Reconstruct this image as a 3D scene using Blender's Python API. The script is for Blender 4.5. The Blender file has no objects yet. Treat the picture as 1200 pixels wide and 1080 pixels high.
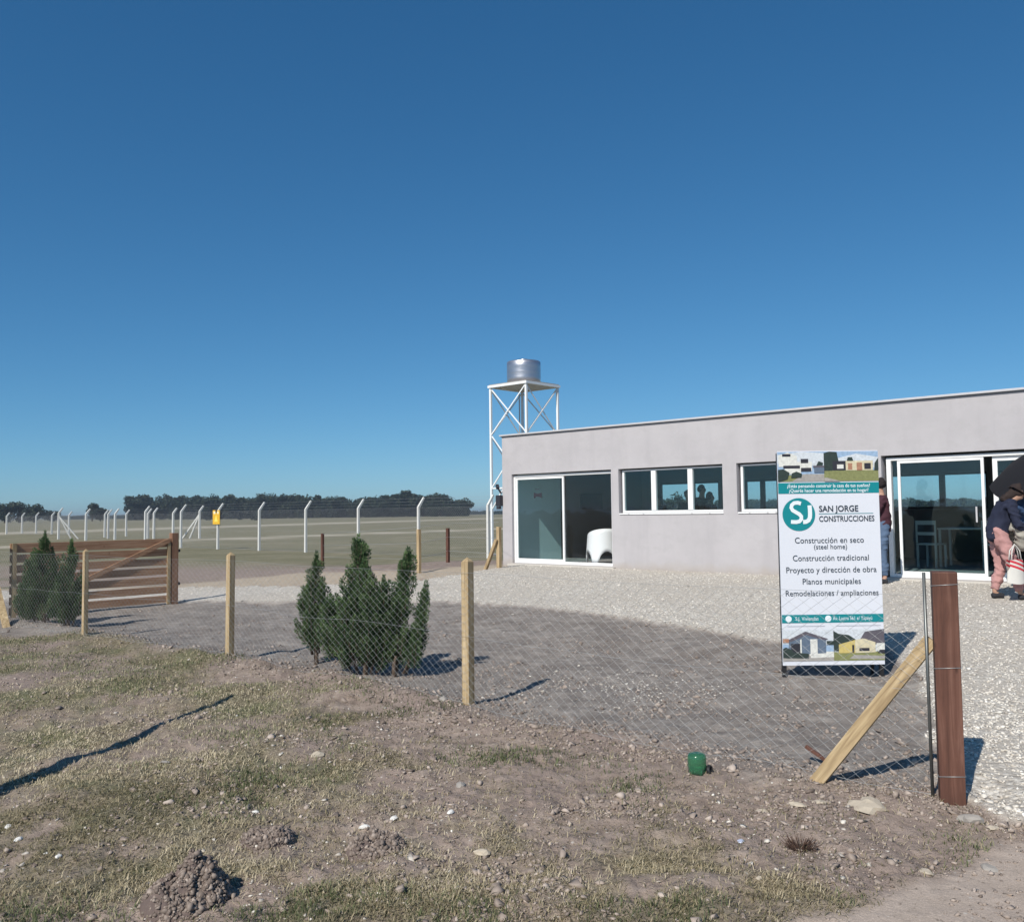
import bpy, bmesh, math, random
import numpy as np
from mathutils import Vector, Matrix, Quaternion
R_ = math.radians
SC = bpy.context.scene
COL = SC.collection
# ------------------------------------------------------------------ camera, sky, sun, exposure
H = 1.6
PITCH, ROLL, FPX = .0567, .0123, 1060.0
cam = bpy.data.cameras.new('camera'); cam_o = bpy.data.objects.new('camera', cam); COL.objects.link(cam_o)
cam.sensor_fit = 'HORIZONTAL'; cam.sensor_width = 36; cam.lens = 36*FPX/1200
cam.clip_start = .05; cam.clip_end = 12000
Fv = Vector((0, math.cos(PITCH), math.sin(PITCH))); U0 = Vector((0, -math.sin(PITCH), math.cos(PITCH))); R0 = Vector((1, 0, 0))
Rv = math.cos(ROLL)*R0 - math.sin(ROLL)*U0; Uv = math.cos(ROLL)*U0 + math.sin(ROLL)*R0
M = Matrix((Rv, Uv, -Fv)).transposed().to_4x4(); M.translation = (0, 0, H)
cam_o.matrix_world = M
SC.camera = cam_o
SUN_EL = 42.0
LDIR = Vector((.52, .854, 0)).normalized()*math.cos(R_(SUN_EL)); LDIR.z = -math.sin(R_(SUN_EL))
W = bpy.data.worlds.new("World"); SC.world = W; W.use_nodes = True
wn = W.node_tree; wn.nodes.clear()
wo = wn.nodes.new('ShaderNodeOutputWorld'); wb = wn.nodes.new('ShaderNodeBackground'); ws = wn.nodes.new('ShaderNodeTexSky')
ws.sky_type = 'NISHITA'; ws.sun_disc = False; ws.sun_elevation = R_(SUN_EL)
ws.sun_rotation = math.atan2(-LDIR.x, -LDIR.y)
ws.altitude = 500; ws.air_density = 0.7; ws.dust_density = 0.5; ws.ozone_density = 6.0
sc_ = wn.nodes.new('ShaderNodeSeparateColor'); cc_ = wn.nodes.new('ShaderNodeCombineColor'); wn.links.new(ws.outputs[0], sc_.inputs[0])
for i_, (p_, g_) in enumerate(((1.16, .476), (.865, .985), (.75, 1.325))):      # camera-like rendering of the sky colours
    pw = wn.nodes.new('ShaderNodeMath'); pw.operation = 'POWER'; pw.inputs[1].default_value = p_; ml = wn.nodes.new('ShaderNodeMath'); ml.operation = 'MULTIPLY'; ml.inputs[1].default_value = g_
    wn.links.new(sc_.outputs[i_], pw.inputs[0]); wn.links.new(pw.outputs[0], ml.inputs[0]); wn.links.new(ml.outputs[0], cc_.inputs[i_])
wn.links.new(cc_.outputs[0], wb.inputs[0]); wn.links.new(wb.outputs[0], wo.inputs[0])
wb.inputs[1].default_value = 0.106
sl = bpy.data.lights.new('sun', 'SUN'); sl.energy = 4.6; sl.angle = R_(.5); sl.color = (1, .95, .86)
so = bpy.data.objects.new('sun', sl); COL.objects.link(so); so.rotation_euler = LDIR.to_track_quat('-Z', 'Y').to_euler(); so.location = (-10, -15, 20)
SC.view_settings.view_transform = 'Standard'; SC.view_settings.look = 'None'; SC.view_settings.gamma = 1; SC.view_settings.exposure = 0.12
SC.render.engine = 'CYCLES'

# ------------------------------------------------------------------ numpy noise
rng = np.random.default_rng(7); random.seed(7)
_tab = rng.random((256, 256))
def vnoise(x, y):
    xi = np.floor(x).astype(int); yi = np.floor(y).astype(int); fx = x-xi; fy = y-yi
    fx = fx*fx*(3-2*fx); fy = fy*fy*(3-2*fy)
    a = _tab[xi & 255, yi & 255]; b = _tab[(xi+1) & 255, yi & 255]; c = _tab[xi & 255, (yi+1) & 255]; d = _tab[(xi+1) & 255, (yi+1) & 255]
    return (a*(1-fx)+b*fx)*(1-fy)+(c*(1-fx)+d*fx)*fy
def fbm(x, y, s, o=4):
    t = 0; a = 1; n = 0
    for k in range(o):
        t = t+a*(vnoise(x/s+17.3*k, y/s+5.1*k)-.5); n += a; a *= .5; s *= .5
    return t/n
def sst(a, b, x):
    t = np.clip((x-a)/(b-a), 0, 1); return t*t*(3-2*t)

# ------------------------------------------------------------------ site frame: the facade runs along E, N points into the building
A0 = Vector((-.029, 21.29, 0)); TH = -.7388
EX, EY = math.cos(TH), math.sin(TH); NX, NY = -EY, EX
ARA = A0.x*NX+A0.y*NY; ARE = A0.x*EX+A0.y*EY
ZF = .44
def Tbase(x, y):
    x = np.asarray(x, float); y = np.asarray(y, float)
    d = x*NX+y*NY-5.32; s = x*EX+y*EY-ARE
    return .35*sst(2.5, 9.5, d)*sst(-9.5, -1.5, s)*(1-sst(12.5, 19, d)*sst(.5, -2.5, s)*1.0)
def ray(px, py):
    px = float(px); py = float(py); return FPX*Fv+(px-600)*Rv-(py-540)*Uv
def ground(px, py):
    d = ray(px, py); z = 0
    for _ in range(30):
        t = (z-H)/d.z; x, y = d.x*t, d.y*t; z = .5*z+.5*float(Tbase(x, y))
    return Vector((x, y, z))
def facade(px, py, off=0):
    d = ray(px, py); t = (ARA+off)/(d.x*NX+d.y*NY); x, y = d.x*t, d.y*t
    return ((x-A0.x)*EX+(y-A0.y)*EY, H+d.z*t)
def pix(px, py, Y):
    d = ray(px, py); t = Y/d.y; return Vector((d.x*t, Y, H+d.z*t))

# zone outlines on the ground (world metres)
def poly(pts): return np.array([[p.x, p.y] for p in (ground(*q) for q in pts)])
P_GRAV = np.vstack([poly([(-260, 705), (205, 706), (300, 706), (400, 706), (530, 706), (620, 712), (700, 722), (780, 733), (850, 744), (905, 752), (1035, 762), (1066, 788), (1080, 830), (1106, 908), (1124, 941), (1140, 955), (1185, 967), (1320, 985)]),
                    [[30, 6], [30, 12], [14, 20], [2, 24]], poly([(578, 667), (540, 674), (490, 681), (340, 688), (205, 689), (-260, 697)])])
P_TAN = np.vstack([poly([(-260, 708), (205, 694), (560, 676), (590, 668)]), poly([(585, 661), (490, 669), (350, 672), (240, 682), (205, 685), (-260, 692)])])
P_GREY = np.vstack([poly([(-100, 745), (99, 748), (190, 762), (270, 776), (350, 785), (450, 812), (549, 838), (640, 858), (760, 878), (880, 900), (960, 905), (1100, 925), (1128, 945)]),
                    [[4, 6.5], [6, 11], [-1, 18], [-9, 19], [-12, 17]]])
P_PATH = np.vstack([poly([(900, 1085), (960, 1060), (1030, 1035), (1100, 1015), (1170, 985), (1300, 965)]), [[8, 5], [8, -1], [1, -1]], poly([(880, 1400)])])
def sdist(x, y, P):
    """signed distance to polygon, positive inside"""
    x = x.ravel(); y = y.ravel(); dm = np.full(x.shape, 1e9); ins = np.zeros(x.shape, bool)
    n = len(P)
    for i in range(n):
        ax, ay = P[i]; bx, by = P[(i+1) % n]
        ex, ey = bx-ax, by-ay; L = ex*ex+ey*ey+1e-12
        t = np.clip(((x-ax)*ex+(y-ay)*ey)/L, 0, 1)
        dm = np.minimum(dm, np.hypot(x-ax-t*ex, y-ay-t*ey))
        c = ((ay > y) != (by > y)) & (x < (bx-ax)*(y-ay)/((by-ay) if by != ay else 1e-12)+ax)
        ins ^= c
    return np.where(ins, dm, -dm)
def zones(x, y):
    n1 = fbm(x, y, 1.1, 4); n2 = fbm(x+40, y, .35, 3)
    g = sst(-.03, .06, sdist(x, y, P_GRAV)+n1*.35+n2*.22)
    t = sst(-.3, .3, sdist(x, y, P_TAN)+n1*.5)
    gy = sst(-.25, .35, sdist(x, y, P_GREY)+n1*.9+n2*.3)
    pt = sst(-.12, .12, sdist(x, y, P_PATH)+n1*.4+n2*.25)
    d = x*NX+y*NY-5.32
    # grass cover of the verge in front of the fence: thick at the left, bare reddish earth at the centre
    gx = fbm(x+9, y+4, 1.1, 4)*2.9+fbm(x, y, .28, 3)*1.6
    cover = np.clip(.34+gx-.9*sst(-1.6, .2, d)*sst(-5, -1, x)-.75*np.exp(-((x+.1)**2/1.1+(y-5.9)**2/.8))-.7*sst(.6, 2.0, x)*sst(2.5, 4.4, y)+.35*sst(-.3, -2.0, x), 0, 1)
    cover = cover*(1-gy)*(1-g)*(1-pt)
    fld = sst(24, 30, y*1.0+x*.2)*1.0
    fld = np.maximum(fld, sst(0, .8, d-11.5)*sst(0, -1, (x*EX+y*EY-ARE)))
    cover = np.where(d > 3, np.maximum(cover*(1-sst(3, 6, d)), 0), cover)
    return g, t*(1-g), gy*(1-g), pt, cover, fld*(1-g)*(1-t)
def Tfull(x, y):
    x = np.asarray(x, float); y = np.asarray(y, float); sh = x.shape
    x = np.atleast_1d(x).ravel(); y = np.atleast_1d(y).ravel()
    g, t, gy, pt, cv, fl = zones(x, y)
    r = np.hypot(x, y); near = np.clip(1-r/40, 0, 1)
    d = x*NX+y*NY-5.32
    z = Tbase(x, y)+near*(fbm(x, y, 1.7, 3)*.07*(1-g)*(1-pt*.7)+fbm(x+3, y+8, .42, 4)*.115*(1-g*.8)*(1-pt*.8)*(1-.15*gy)+(np.abs(fbm(x+7, y+50, .13, 4))-.08)*-.06*(1-gy*.5)*(1-g)*(1-pt)+fbm(x, y+50, .09, 3)*.036*(1-g*.5)*(1-pt*.8))
    z = z+g*.035
    # low ridge of turned soil along the fence line, left half
    z = z+.07*np.exp(-((d+.12)/.33)**2)*sst(.2, -1.6, x)*sst(-9, -7, x)*(1+fbm(x, y, .3, 3)*1.6)*(r < 30)
    z = z-.05*np.exp(-(((x-2.62)/.12)**2+((y-5.1)/.28)**2))
    z = z-.10*sst(-2.0, -4.2, x)*sst(8.5, 6.5, y)*(y > -5)
    z = z-sst(150, 400, r)*.0
    return z.reshape(sh)
def gz(x, y): return float(Tfull(np.array([x]), np.array([y]))[0])

# ------------------------------------------------------------------ object helpers
def tag(o, label=None, cat=None, group=None, kind=None):
    if label: o['label'] = label
    if cat: o['category'] = cat
    if group: o['group'] = group
    if kind: o['kind'] = kind
    return o
def empty(name, loc, rz=0, label=None, cat=None, group=None):
    o = bpy.data.objects.new(name, None); COL.objects.link(o); o.location = loc; o.rotation_euler = (0, 0, rz); o.empty_display_size = .2
    return tag(o, label, cat, group)
def mesh_np(name, verts, faces, mats, parent=None, attr=None, smooth=False, midx=None):
    """verts (n,3), faces (m,k) arrays of equal size"""
    me = bpy.data.meshes.new(name); verts = np.asarray(verts, np.float32); faces = np.asarray(faces, np.int32)
    m, k = faces.shape
    me.vertices.add(len(verts)); me.vertices.foreach_set('co', verts.ravel())
    me.loops.add(m*k); me.loops.foreach_set('vertex_index', faces.ravel())
    me.polygons.add(m); me.polygons.foreach_set('loop_start', np.arange(0, m*k, k, dtype=np.int32)); me.polygons.foreach_set('loop_total', np.full(m, k, np.int32))
    if smooth: me.polygons.foreach_set('use_smooth', np.ones(m, bool))
    if midx is not None: me.polygons.foreach_set('material_index', np.asarray(midx, np.int32))
    for mt in (mats if isinstance(mats, (list, tuple)) else [mats]): me.materials.append(mt)
    if attr:
        for an, av in attr.items():
            av = np.asarray(av, np.float32)
            if av.ndim == 1:
                a = me.attributes.new(an, 'FLOAT', 'POINT'); a.data.foreach_set('value', av)
            else:
                a = me.attributes.new(an, 'FLOAT_COLOR', 'POINT'); a.data.foreach_set('color', av.ravel())
    me.update(calc_edges=True)
    o = bpy.data.objects.new(name, me); COL.objects.link(o); o.parent = parent
    return o
class MB:
    def __init__(s): s.bm = bmesh.new(); s.mi = 0
    def _f(s, vs):
        try:
            f = s.bm.faces.new(vs); f.material_index = s.mi; return f
        except ValueError: return None
    def box(s, a, b, mat=None):
        x0, y0, z0 = a; x1, y1, z1 = b
        v = [Vector(p) for p in ((x0, y0, z0), (x1, y0, z0), (x1, y1, z0), (x0, y1, z0), (x0, y0, z1), (x1, y0, z1), (x1, y1, z1), (x0, y1, z1))]
        if mat is not None: v = [mat @ p for p in v]
        v = [s.bm.verts.new(p) for p in v]
        for q in ((0, 3, 2, 1), (4, 5, 6, 7), (0, 1, 5, 4), (1, 2, 6, 5), (2, 3, 7, 6), (3, 0, 4, 7)): s._f([v[i] for i in q])
        return s
    def bar(s, p, q, w, h=None, up=(0, 0, 1), w2=None):
        """rectangular bar from p to q"""
        p = Vector(p); q = Vector(q); h = h or w; d = (q-p); L = d.length; d.normalize(); up = Vector(up)
        if abs(d.dot(up)) > .99: up = Vector((EX, EY, 0)) if abs(d.z) > .9 else Vector((0, 0, 1))
        a = d.cross(up).normalized(); b = a.cross(d).normalized(); k = (w2/w if w2 else 1)
        v = []
        for c, sc in ((p, 1), (q, k)):
            for sx, sy in ((-1, -1), (1, -1), (1, 1), (-1, 1)): v.append(s.bm.verts.new(c+a*sx*w/2*sc+b*sy*h/2*sc))
        for f in ((3, 2, 1, 0), (4, 5, 6, 7), (0, 1, 5, 4), (1, 2, 6, 5), (2, 3, 7, 6), (3, 0, 4, 7)): s._f([v[i] for i in f])
        return s
    def tube(s, pts, r, n=8, cap=True):
        pts = [Vector(p) for p in pts]; rs = r if isinstance(r, (list, tuple)) else [r]*len(pts); rings = []
        ref = None
        for i, p in enumerate(pts):
            d = (pts[min(i+1, len(pts)-1)]-pts[max(i-1, 0)]).normalized()
            if ref is None: ref = Vector((0, 0, 1)) if abs(d.z) < .9 else Vector((1, 0, 0))
            a = d.cross(ref).normalized(); b = a.cross(d).normalized(); ref = b
            rings.append([s.bm.verts.new(p+rs[i]*(math.cos(2*math.pi*k/n)*a+math.sin(2*math.pi*k/n)*b)) for k in range(n)])
        for i in range(len(rings)-1):
            for k in range(n):
                f = s._f([rings[i][k], rings[i][(k+1) % n], rings[i+1][(k+1) % n], rings[i+1][k]])
                if f and n > 5: f.smooth = True
        if cap:
            s._f(rings[0][::-1]); s._f(rings[-1])
        return s
    def lathe(s, prof, n=32, c=(0, 0, 0), smooth=True):
        rings = []
        for r, z in prof:
            rings.append([s.bm.verts.new((c[0]+r*math.cos(2*math.pi*k/n), c[1]+r*math.sin(2*math.pi*k/n), c[2]+z)) for k in range(n)])
        for i in range(len(rings)-1):
            for k in range(n):
                f = s._f([rings[i][k], rings[i][(k+1) % n], rings[i+1][(k+1) % n], rings[i+1][k]])
                if f: f.smooth = smooth
        s._f(rings[0][::-1]); s._f(rings[-1]); return s
    def flat(s, pts, y=0.0):
        """polygon in the x-z plane at depth y, facing -y"""
        s._f([s.bm.verts.new((x, y, z)) for x, z in pts]); return s
    def build(s, name, mats, parent=None, bevel=0, smooth=False):
        if bevel: bmesh.ops.bevel(s.bm, geom=s.bm.edges[:], offset=bevel, segments=2, affect='EDGES', profile=.6)
        bmesh.ops.recalc_face_normals(s.bm, faces=s.bm.faces[:])
        me = bpy.data.meshes.new(name); s.bm.to_mesh(me); s.bm.free()
        for m in (mats if isinstance(mats, (list, tuple)) else [mats]): me.materials.append(m)
        if smooth:
            for p in me.polygons: p.use_smooth = True
        o = bpy.data.objects.new(name, me); COL.objects.link(o); o.parent = parent
        return o

# ------------------------------------------------------------------ materials
class NT:
    def __init__(s, name):
        s.m = bpy.data.materials.new(name); s.m.use_nodes = True; s.t = s.m.node_tree; s.t.nodes.clear()
        s.o = s.n('ShaderNodeOutputMaterial'); s.co = s.n('ShaderNodeTexCoord').outputs['Object']
    def n(s, k, **kw):
        x = s.t.nodes.new(k)
        for a, b in kw.items(): setattr(x, a, b)
        return x
    def l(s, a, b): s.t.links.new(a, b)
    def _in(s, node, key, v):
        if v is None: return
        if isinstance(v, bpy.types.NodeSocket): s.l(v, node.inputs[key])
        else:
            node.inputs[key].default_value = (tuple(v)+(1,) if isinstance(v, (tuple, list)) and len(v) == 3 and node.inputs[key].type == 'RGBA' else v)
    def noise(s, scale, detail=4, rough=.6, vec=None, dist=0, color=False):
        x = s.n('ShaderNodeTexNoise'); s.l(vec or s.co, x.inputs['Vector']); x.inputs['Scale'].default_value = scale; x.inputs['Detail'].default_value = detail
        x.inputs['Roughness'].default_value = rough; x.inputs['Distortion'].default_value = dist
        return x.outputs['Color' if color else 'Fac']
    def voro(s, scale, feature='F1', out='Distance', vec=None, rand=1):
        x = s.n('ShaderNodeTexVoronoi', feature=feature); s.l(vec or s.co, x.inputs['Vector']); x.inputs['Scale'].default_value = scale; x.inputs['Randomness'].default_value = rand
        return x.outputs[out]
    def mapping(s, scale=(1, 1, 1), rot=(0, 0, 0), loc=(0, 0, 0), vec=None):
        x = s.n('ShaderNodeMapping'); s.l(vec or s.co, x.inputs[0]); x.inputs['Scale'].default_value = scale; x.inputs['Rotation'].default_value = rot; x.inputs['Location'].default_value = loc
        return x.outputs[0]
    def ramp(s, f, stops, interp='LINEAR'):
        x = s.n('ShaderNodeValToRGB'); s.l(f, x.inputs[0]); cr = x.color_ramp; cr.interpolation = interp
        while len(cr.elements) < len(stops): cr.elements.new(.5)
        for e, (p, c) in zip(cr.elements, stops):
            e.position = p; e.color = tuple(c)+(1,) if isinstance(c, (tuple, list)) else (c, c, c, 1)
        return x.outputs[0]
    def mix(s, f, a, b, mode='MIX'):
        x = s.n('ShaderNodeMix', data_type='RGBA', blend_type=mode); s._in(x, 0, f); s._in(x, 6, a); s._in(x, 7, b); return x.outputs[2]
    def math(s, op, a, b=None, clamp=False):
        x = s.n('ShaderNodeMath', operation=op, use_clamp=clamp); s._in(x, 0, a); s._in(x, 1, b); return x.outputs[0]
    def attr(s, name, out='Fac'): return s.n('ShaderNodeAttribute', attribute_name=name).outputs[out]
    def bump(s, h, strength=.5, dist=.02, nrm=None):
        x = s.n('ShaderNodeBump'); s.l(h, x.inputs['Height']); x.inputs['Strength'].default_value = strength; x.inputs['Distance'].default_value = dist
        if nrm: s.l(nrm, x.inputs['Normal'])
        return x.outputs[0]
    def bsdf(s, color, rough=.8, nrm=None, metal=0, spec=.3, trans=None, alpha=None):
        x = s.n('ShaderNodeBsdfPrincipled'); s._in(x, 'Base Color', color); s._in(x, 'Roughness', rough); s._in(x, 'Metallic', metal); s._in(x, 'Specular IOR Level', spec)
        if nrm: s.l(nrm, x.inputs['Normal'])
        if trans: s._in(x, 'Transmission Weight', trans)
        s.l(x.outputs[0], s.o.inputs[0]); return x
def simple(name, color, rough=.6, metal=0, spec=.3, var=.12, scale=6, bump=0, bscale=40):
    t = NT(name); f = t.noise(scale, 4, .65)
    c = t.mix(f, tuple(v*(1-var) for v in color), tuple(min(1, v*(1+var)) for v in color))
    nr = t.bump(t.noise(bscale, 3), .3, bump) if bump else None
    t.bsdf(c, rough, nr, metal, spec); return t.m
M_ = {}
def ground_mat():
    t = NT('ground')
    za = t.n('ShaderNodeAttribute', attribute_name='za').outputs['Color']; zb = t.n('ShaderNodeAttribute', attribute_name='zb').outputs['Color']
    sa = t.n('ShaderNodeSeparateColor'); t.l(za, sa.inputs[0]); sb = t.n('ShaderNodeSeparateColor'); t.l(zb, sb.inputs[0])
    grav, tan, grey = sa.outputs[0], sa.outputs[1], sa.outputs[2]; path, cover, field = sb.outputs[0], sb.outputs[1], sb.outputs[2]
    n_big = t.noise(.9, 5, .6); n_mid = t.noise(6, 5, .65); n_fine = t.noise(45, 4, .7); n_grit = t.noise(160, 3, .7)
    # bare reddish-brown earth
    soil = t.ramp(n_mid, [(.3, (.215, .165, .135)), (.5, (.335, .265, .22)), (.7, (.47, .385, .325))])
    soil = t.mix(t.ramp(n_big, [(.4, 0.), (.65, 1.)]), soil, (.33, .258, .225))
    # dry grass thatch
    thatch = t.ramp(n_fine, [(.32, (.06, .052, .034)), (.47, (.20, .168, .112)), (.60, (.36, .305, .21)), (.75, (.50, .43, .315))])
    green = t.ramp(n_fine, [(.35, (.08, .085, .045)), (.6, (.22, .22, .125))])
    thatch = t.mix(t.ramp(t.noise(1.5, 5, .65), [(.44, 0.), (.60, .85)]), thatch, green)
    col = t.mix(cover, soil, thatch)
    # grey turned soil inside the fence
    gsoil = t.ramp(n_mid, [(.3, (.205, .178, .16)), (.5, (.30, .266, .24)), (.7, (.41, .37, .335))])
    gsoil = t.mix(t.ramp(t.noise(3.2, 4, .6), [(.55, 0.), (.75, .55)]), gsoil, (.36, .335, .31))
    gsoil = t.mix(t.ramp(t.noise(1.3, 5, .65), [(.38, .65), (.52, 0.)]), gsoil, (.20, .172, .155))
    col = t.mix(grey, col, gsoil)
    col = t.mix(path, col, t.ramp(n_mid, [(.3, (.42, .345, .29)), (.7, (.52, .43, .365))]))
    col = t.mix(tan, col, t.ramp(n_mid, [(.3, (.44, .36, .275)), (.7, (.55, .46, .36))]))
    # gravel
    vc = t.voro(30, out='Color'); vs = t.n('ShaderNodeSeparateColor'); t.l(vc, vs.inputs[0])
    gcol = t.ramp(vs.outputs[0], [(0, (.49, .445, .39)), (.4, (.65, .60, .535)), (1, (.80, .755, .69))])
    gd = t.voro(30)
    gcol = t.mix(t.ramp(gd, [(.4, 0.), (.75, .6)]), gcol, (.36, .32, .275))
    gcol = t.mix(t.ramp(t.noise(.8, 5, .6), [(.42, 0.), (.62, .65)]), gcol, (.56, .505, .44))
    col = t.mix(grav, col, gcol)
    # pasture and the pale tracks across it
    fcol = t.ramp(t.noise(.22, 6, .7), [(.3, (.195, .178, .11)), (.5, (.26, .235, .155)), (.7, (.36, .31, .225))])
    fcol = t.mix(t.ramp(t.noise(1.6, 5, .75), [(.4, 0.), (.65, .55)]), fcol, (.16, .162, .095))
    tr = t.attr('track')
    fcol = t.mix(tr, fcol, (.62, .55, .45))
    col = t.mix(field, col, fcol)
    # grit
    col = t.mix(t.ramp(n_grit, [(.45, 0.), (.62, 1.)]), t.mix(1, col, (.74, .74, .74), 'MULTIPLY'), col)
    sp = t.voro(22, out='Distance'); spc = t.voro(22, out='Color'); ss = t.n('ShaderNodeSeparateColor'); t.l(spc, ss.inputs[0])
    spm = t.math('MULTIPLY', t.math('LESS_THAN', sp, .16), t.math('GREATER_THAN', ss.outputs[0], .82))
    spm = t.math('MULTIPLY', spm, t.math('SUBTRACT', 1, field))
    col = t.mix(t.math('MULTIPLY', spm, .75), col, (.50, .47, .43))
    dk = t.math('MULTIPLY', t.ramp(t.noise(26, 4, .7), [(.30, .75), (.40, 0.)]), t.math('SUBTRACT', 1, t.math('MAXIMUM', grav, t.math('MAXIMUM', field, t.math('MULTIPLY', grey, .6)))))  # dark specks: matted debris, and shade of small hollows painted into the colour
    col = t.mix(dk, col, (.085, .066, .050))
    hgt = t.math('ADD', t.math('MULTIPLY', n_mid, 1.6), t.math('MULTIPLY', n_fine, .55))
    hgt = t.math('ADD', hgt, t.math('MULTIPLY', n_grit, .22))
    hgt = t.math('SUBTRACT', hgt, t.math('MULTIPLY', t.math('MULTIPLY', gd, grav), .6))
    amt = t.math('SUBTRACT', 1, t.math('MULTIPLY', path, .6))
    nr = t.bump(t.math('MULTIPLY', hgt, amt), 1.0, .018)
    t.bsdf(col, .95, nr, spec=.15); return t.m
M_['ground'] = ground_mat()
def grain(name, c0, c1, c2, along='Z', rough=.75, knots=True, sc=1.0):
    t = NT(name); scl = {'Z': (28*sc, 28*sc, 1.6*sc), 'X': (1.6*sc, 28*sc, 28*sc)}[along]
    v = t.mapping(scale=scl); f = t.noise(1, 5, .65, v, .6)
    c = t.ramp(f, [(.3, c0), (.52, c1), (.72, c2)])
    st = t.noise(3, 4, .6); c = t.mix(t.ramp(st, [(.45, 0.), (.75, .5)]), c, c0)
    if knots:
        kd = t.voro(3.2, vec=t.mapping(scale=(2.5, 2.5, 1))); c = t.mix(t.ramp(kd, [(.03, .7), (.09, 0.)]), c, tuple(q*.45 for q in c0))
    t.bsdf(c, rough, t.bump(f, .4, .004), spec=.2); return t.m
M_['pine'] = grain('pale_pine', (.23, .16, .09), (.43, .32, .185), (.59, .47, .31))
M_['stained'] = grain('red_stained_wood', (.060, .030, .023), (.125, .058, .042), (.20, .105, .078), rough=.6, sc=.8)
M_['brown'] = grain('brown_plank', (.25, .135, .078), (.38, .22, .132), (.51, .33, .215), along='X')
M_['brownz'] = grain('brown_post_wood', (.16, .085, .055), (.26, .145, .09), (.36, .21, .14))
def stucco():
    t = NT('lilac_grey_render'); f = t.noise(1.1, 5, .6); g = t.noise(70, 3, .7)
    c = t.ramp(f, [(.3, (.408, .391, .405)), (.55, (.446, .427, .442)), (.75, (.464, .446, .46))])
    v = t.mapping(scale=(2.2, 2.2, .25)); s2 = t.ramp(t.noise(1.6, 5, .7, v), [(.5, 0.), (.72, .35)])
    c = t.mix(s2, c, (.345, .326, .345))
    c = t.mix(t.ramp(t.noise(2.4, 6, .75, t.mapping(scale=(1, 1, 1.8))), [(.36, .5), (.5, 0.)]), c, (.39, .374, .384))
    # damp, splashed band at the foot of the wall
    sx = t.n('ShaderNodeSeparateXYZ'); t.l(t.co, sx.inputs[0])
    foot = t.math('ADD', sx.outputs[2], t.math('MULTIPLY', t.noise(3, 4, .7), .35))
    c = t.mix(t.ramp(foot, [(.5, .8), (.74, 0.)]), c, (.37, .325, .285))
    t.bsdf(c, .9, t.bump(t.math('ADD', g, t.math('MULTIPLY', t.noise(9, 4), .8)), .35, .006), spec=.2); return t.m
M_['stucco'] = stucco()
M_['white'] = simple('white_aluminium', (.80, .80, .80), .35, var=.03, spec=.5)
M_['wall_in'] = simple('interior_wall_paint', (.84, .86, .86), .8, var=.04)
M_['wall_dark'] = simple('interior_shaded_wall', (.20, .19, .19), .8, var=.06)  # dimness of the deep rooms put into the wall colour
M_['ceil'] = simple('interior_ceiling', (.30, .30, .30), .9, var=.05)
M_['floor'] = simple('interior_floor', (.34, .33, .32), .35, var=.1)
M_['cap'] = simple('grey_metal_flashing', (.52, .51, .53), .5, metal=.1, var=.1)
M_['concrete'] = simple('white_concrete_post', (.60, .60, .58), .85, var=.12, scale=3, bump=.004)
M_['step'] = simple('pale_concrete', (.50, .47, .43), .9, var=.15, scale=5, bump=.004)
M_['galv'] = simple('galvanised_wire', (.44, .45, .45), .45, metal=.55, var=.15, scale=9, spec=.5)
M_['galvfar'] = simple('galvanised_mesh_far', (.42, .43, .45), .55, metal=.3, var=.1)
M_['rod'] = simple('dark_galvanised_rod', (.17, .18, .18), .45, metal=.7, var=.25, scale=14)
M_['towerw'] = simple('white_painted_steel', (.78, .80, .82), .4, var=.05, spec=.5)
M_['black'] = simple('black_paint', (.02, .02, .022), .5, var=.2)
M_['dark'] = simple('charcoal_plastic', (.035, .035, .045), .5, var=.2)
M_['chair'] = simple('white_plastic', (.80, .80, .80), .35, var=.02, spec=.5)
M_['yellow'] = simple('yellow_sign_paint', (.72, .42, .035), .5, var=.1)
M_['soil'] = simple('dark_clod_soil', (.13, .098, .088), .95, var=.45, scale=18, bump=.02, bscale=60)
M_['soilb'] = simple('pale_crusted_soil', (.27, .215, .18), .95, var=.3, scale=14, bump=.012, bscale=60)
def steel():
    t = NT('stainless_tank'); v = t.mapping(scale=(1, 1, 9)); f = t.noise(3, 4, .6, v)
    t.bsdf(t.mix(f, (.42, .42, .46), (.56, .56, .60)), t.ramp(f, [(.3, .30), (.7, .42)]), None, .85, .5); return t.m
M_['tank'] = steel()
def glass(name, tint, refl):
    t = NT(name); tr = t.n('ShaderNodeBsdfTransparent'); tr.inputs[0].default_value = tuple(tint)+(1,)
    gl = t.n('ShaderNodeBsdfGlossy'); gl.inputs['Roughness'].default_value = .01; gl.inputs[0].default_value = (.9, .95, .97, 1); t.l(t.bump(t.noise(1.6, 2), .25, .012), gl.inputs['Normal'])
    lw = t.n('ShaderNodeLayerWeight'); lw.inputs[0].default_value = .5
    f = t.math('ADD', t.math('MULTIPLY', t.math('POWER', lw.outputs['Facing'], 5), .94), .035+refl, True)
    mx = t.n('ShaderNodeMixShader'); t.l(f, mx.inputs[0]); t.l(tr.outputs[0], mx.inputs[1]); t.l(gl.outputs[0], mx.inputs[2]); t.l(mx.outputs[0], t.o.inputs[0])
    return t.m
M_['glass'] = glass('tinted_glass', (.785, .895, .905), .012)
M_['glassb'] = glass('clear_back_glass', (.975, .985, .99), .0)
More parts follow.
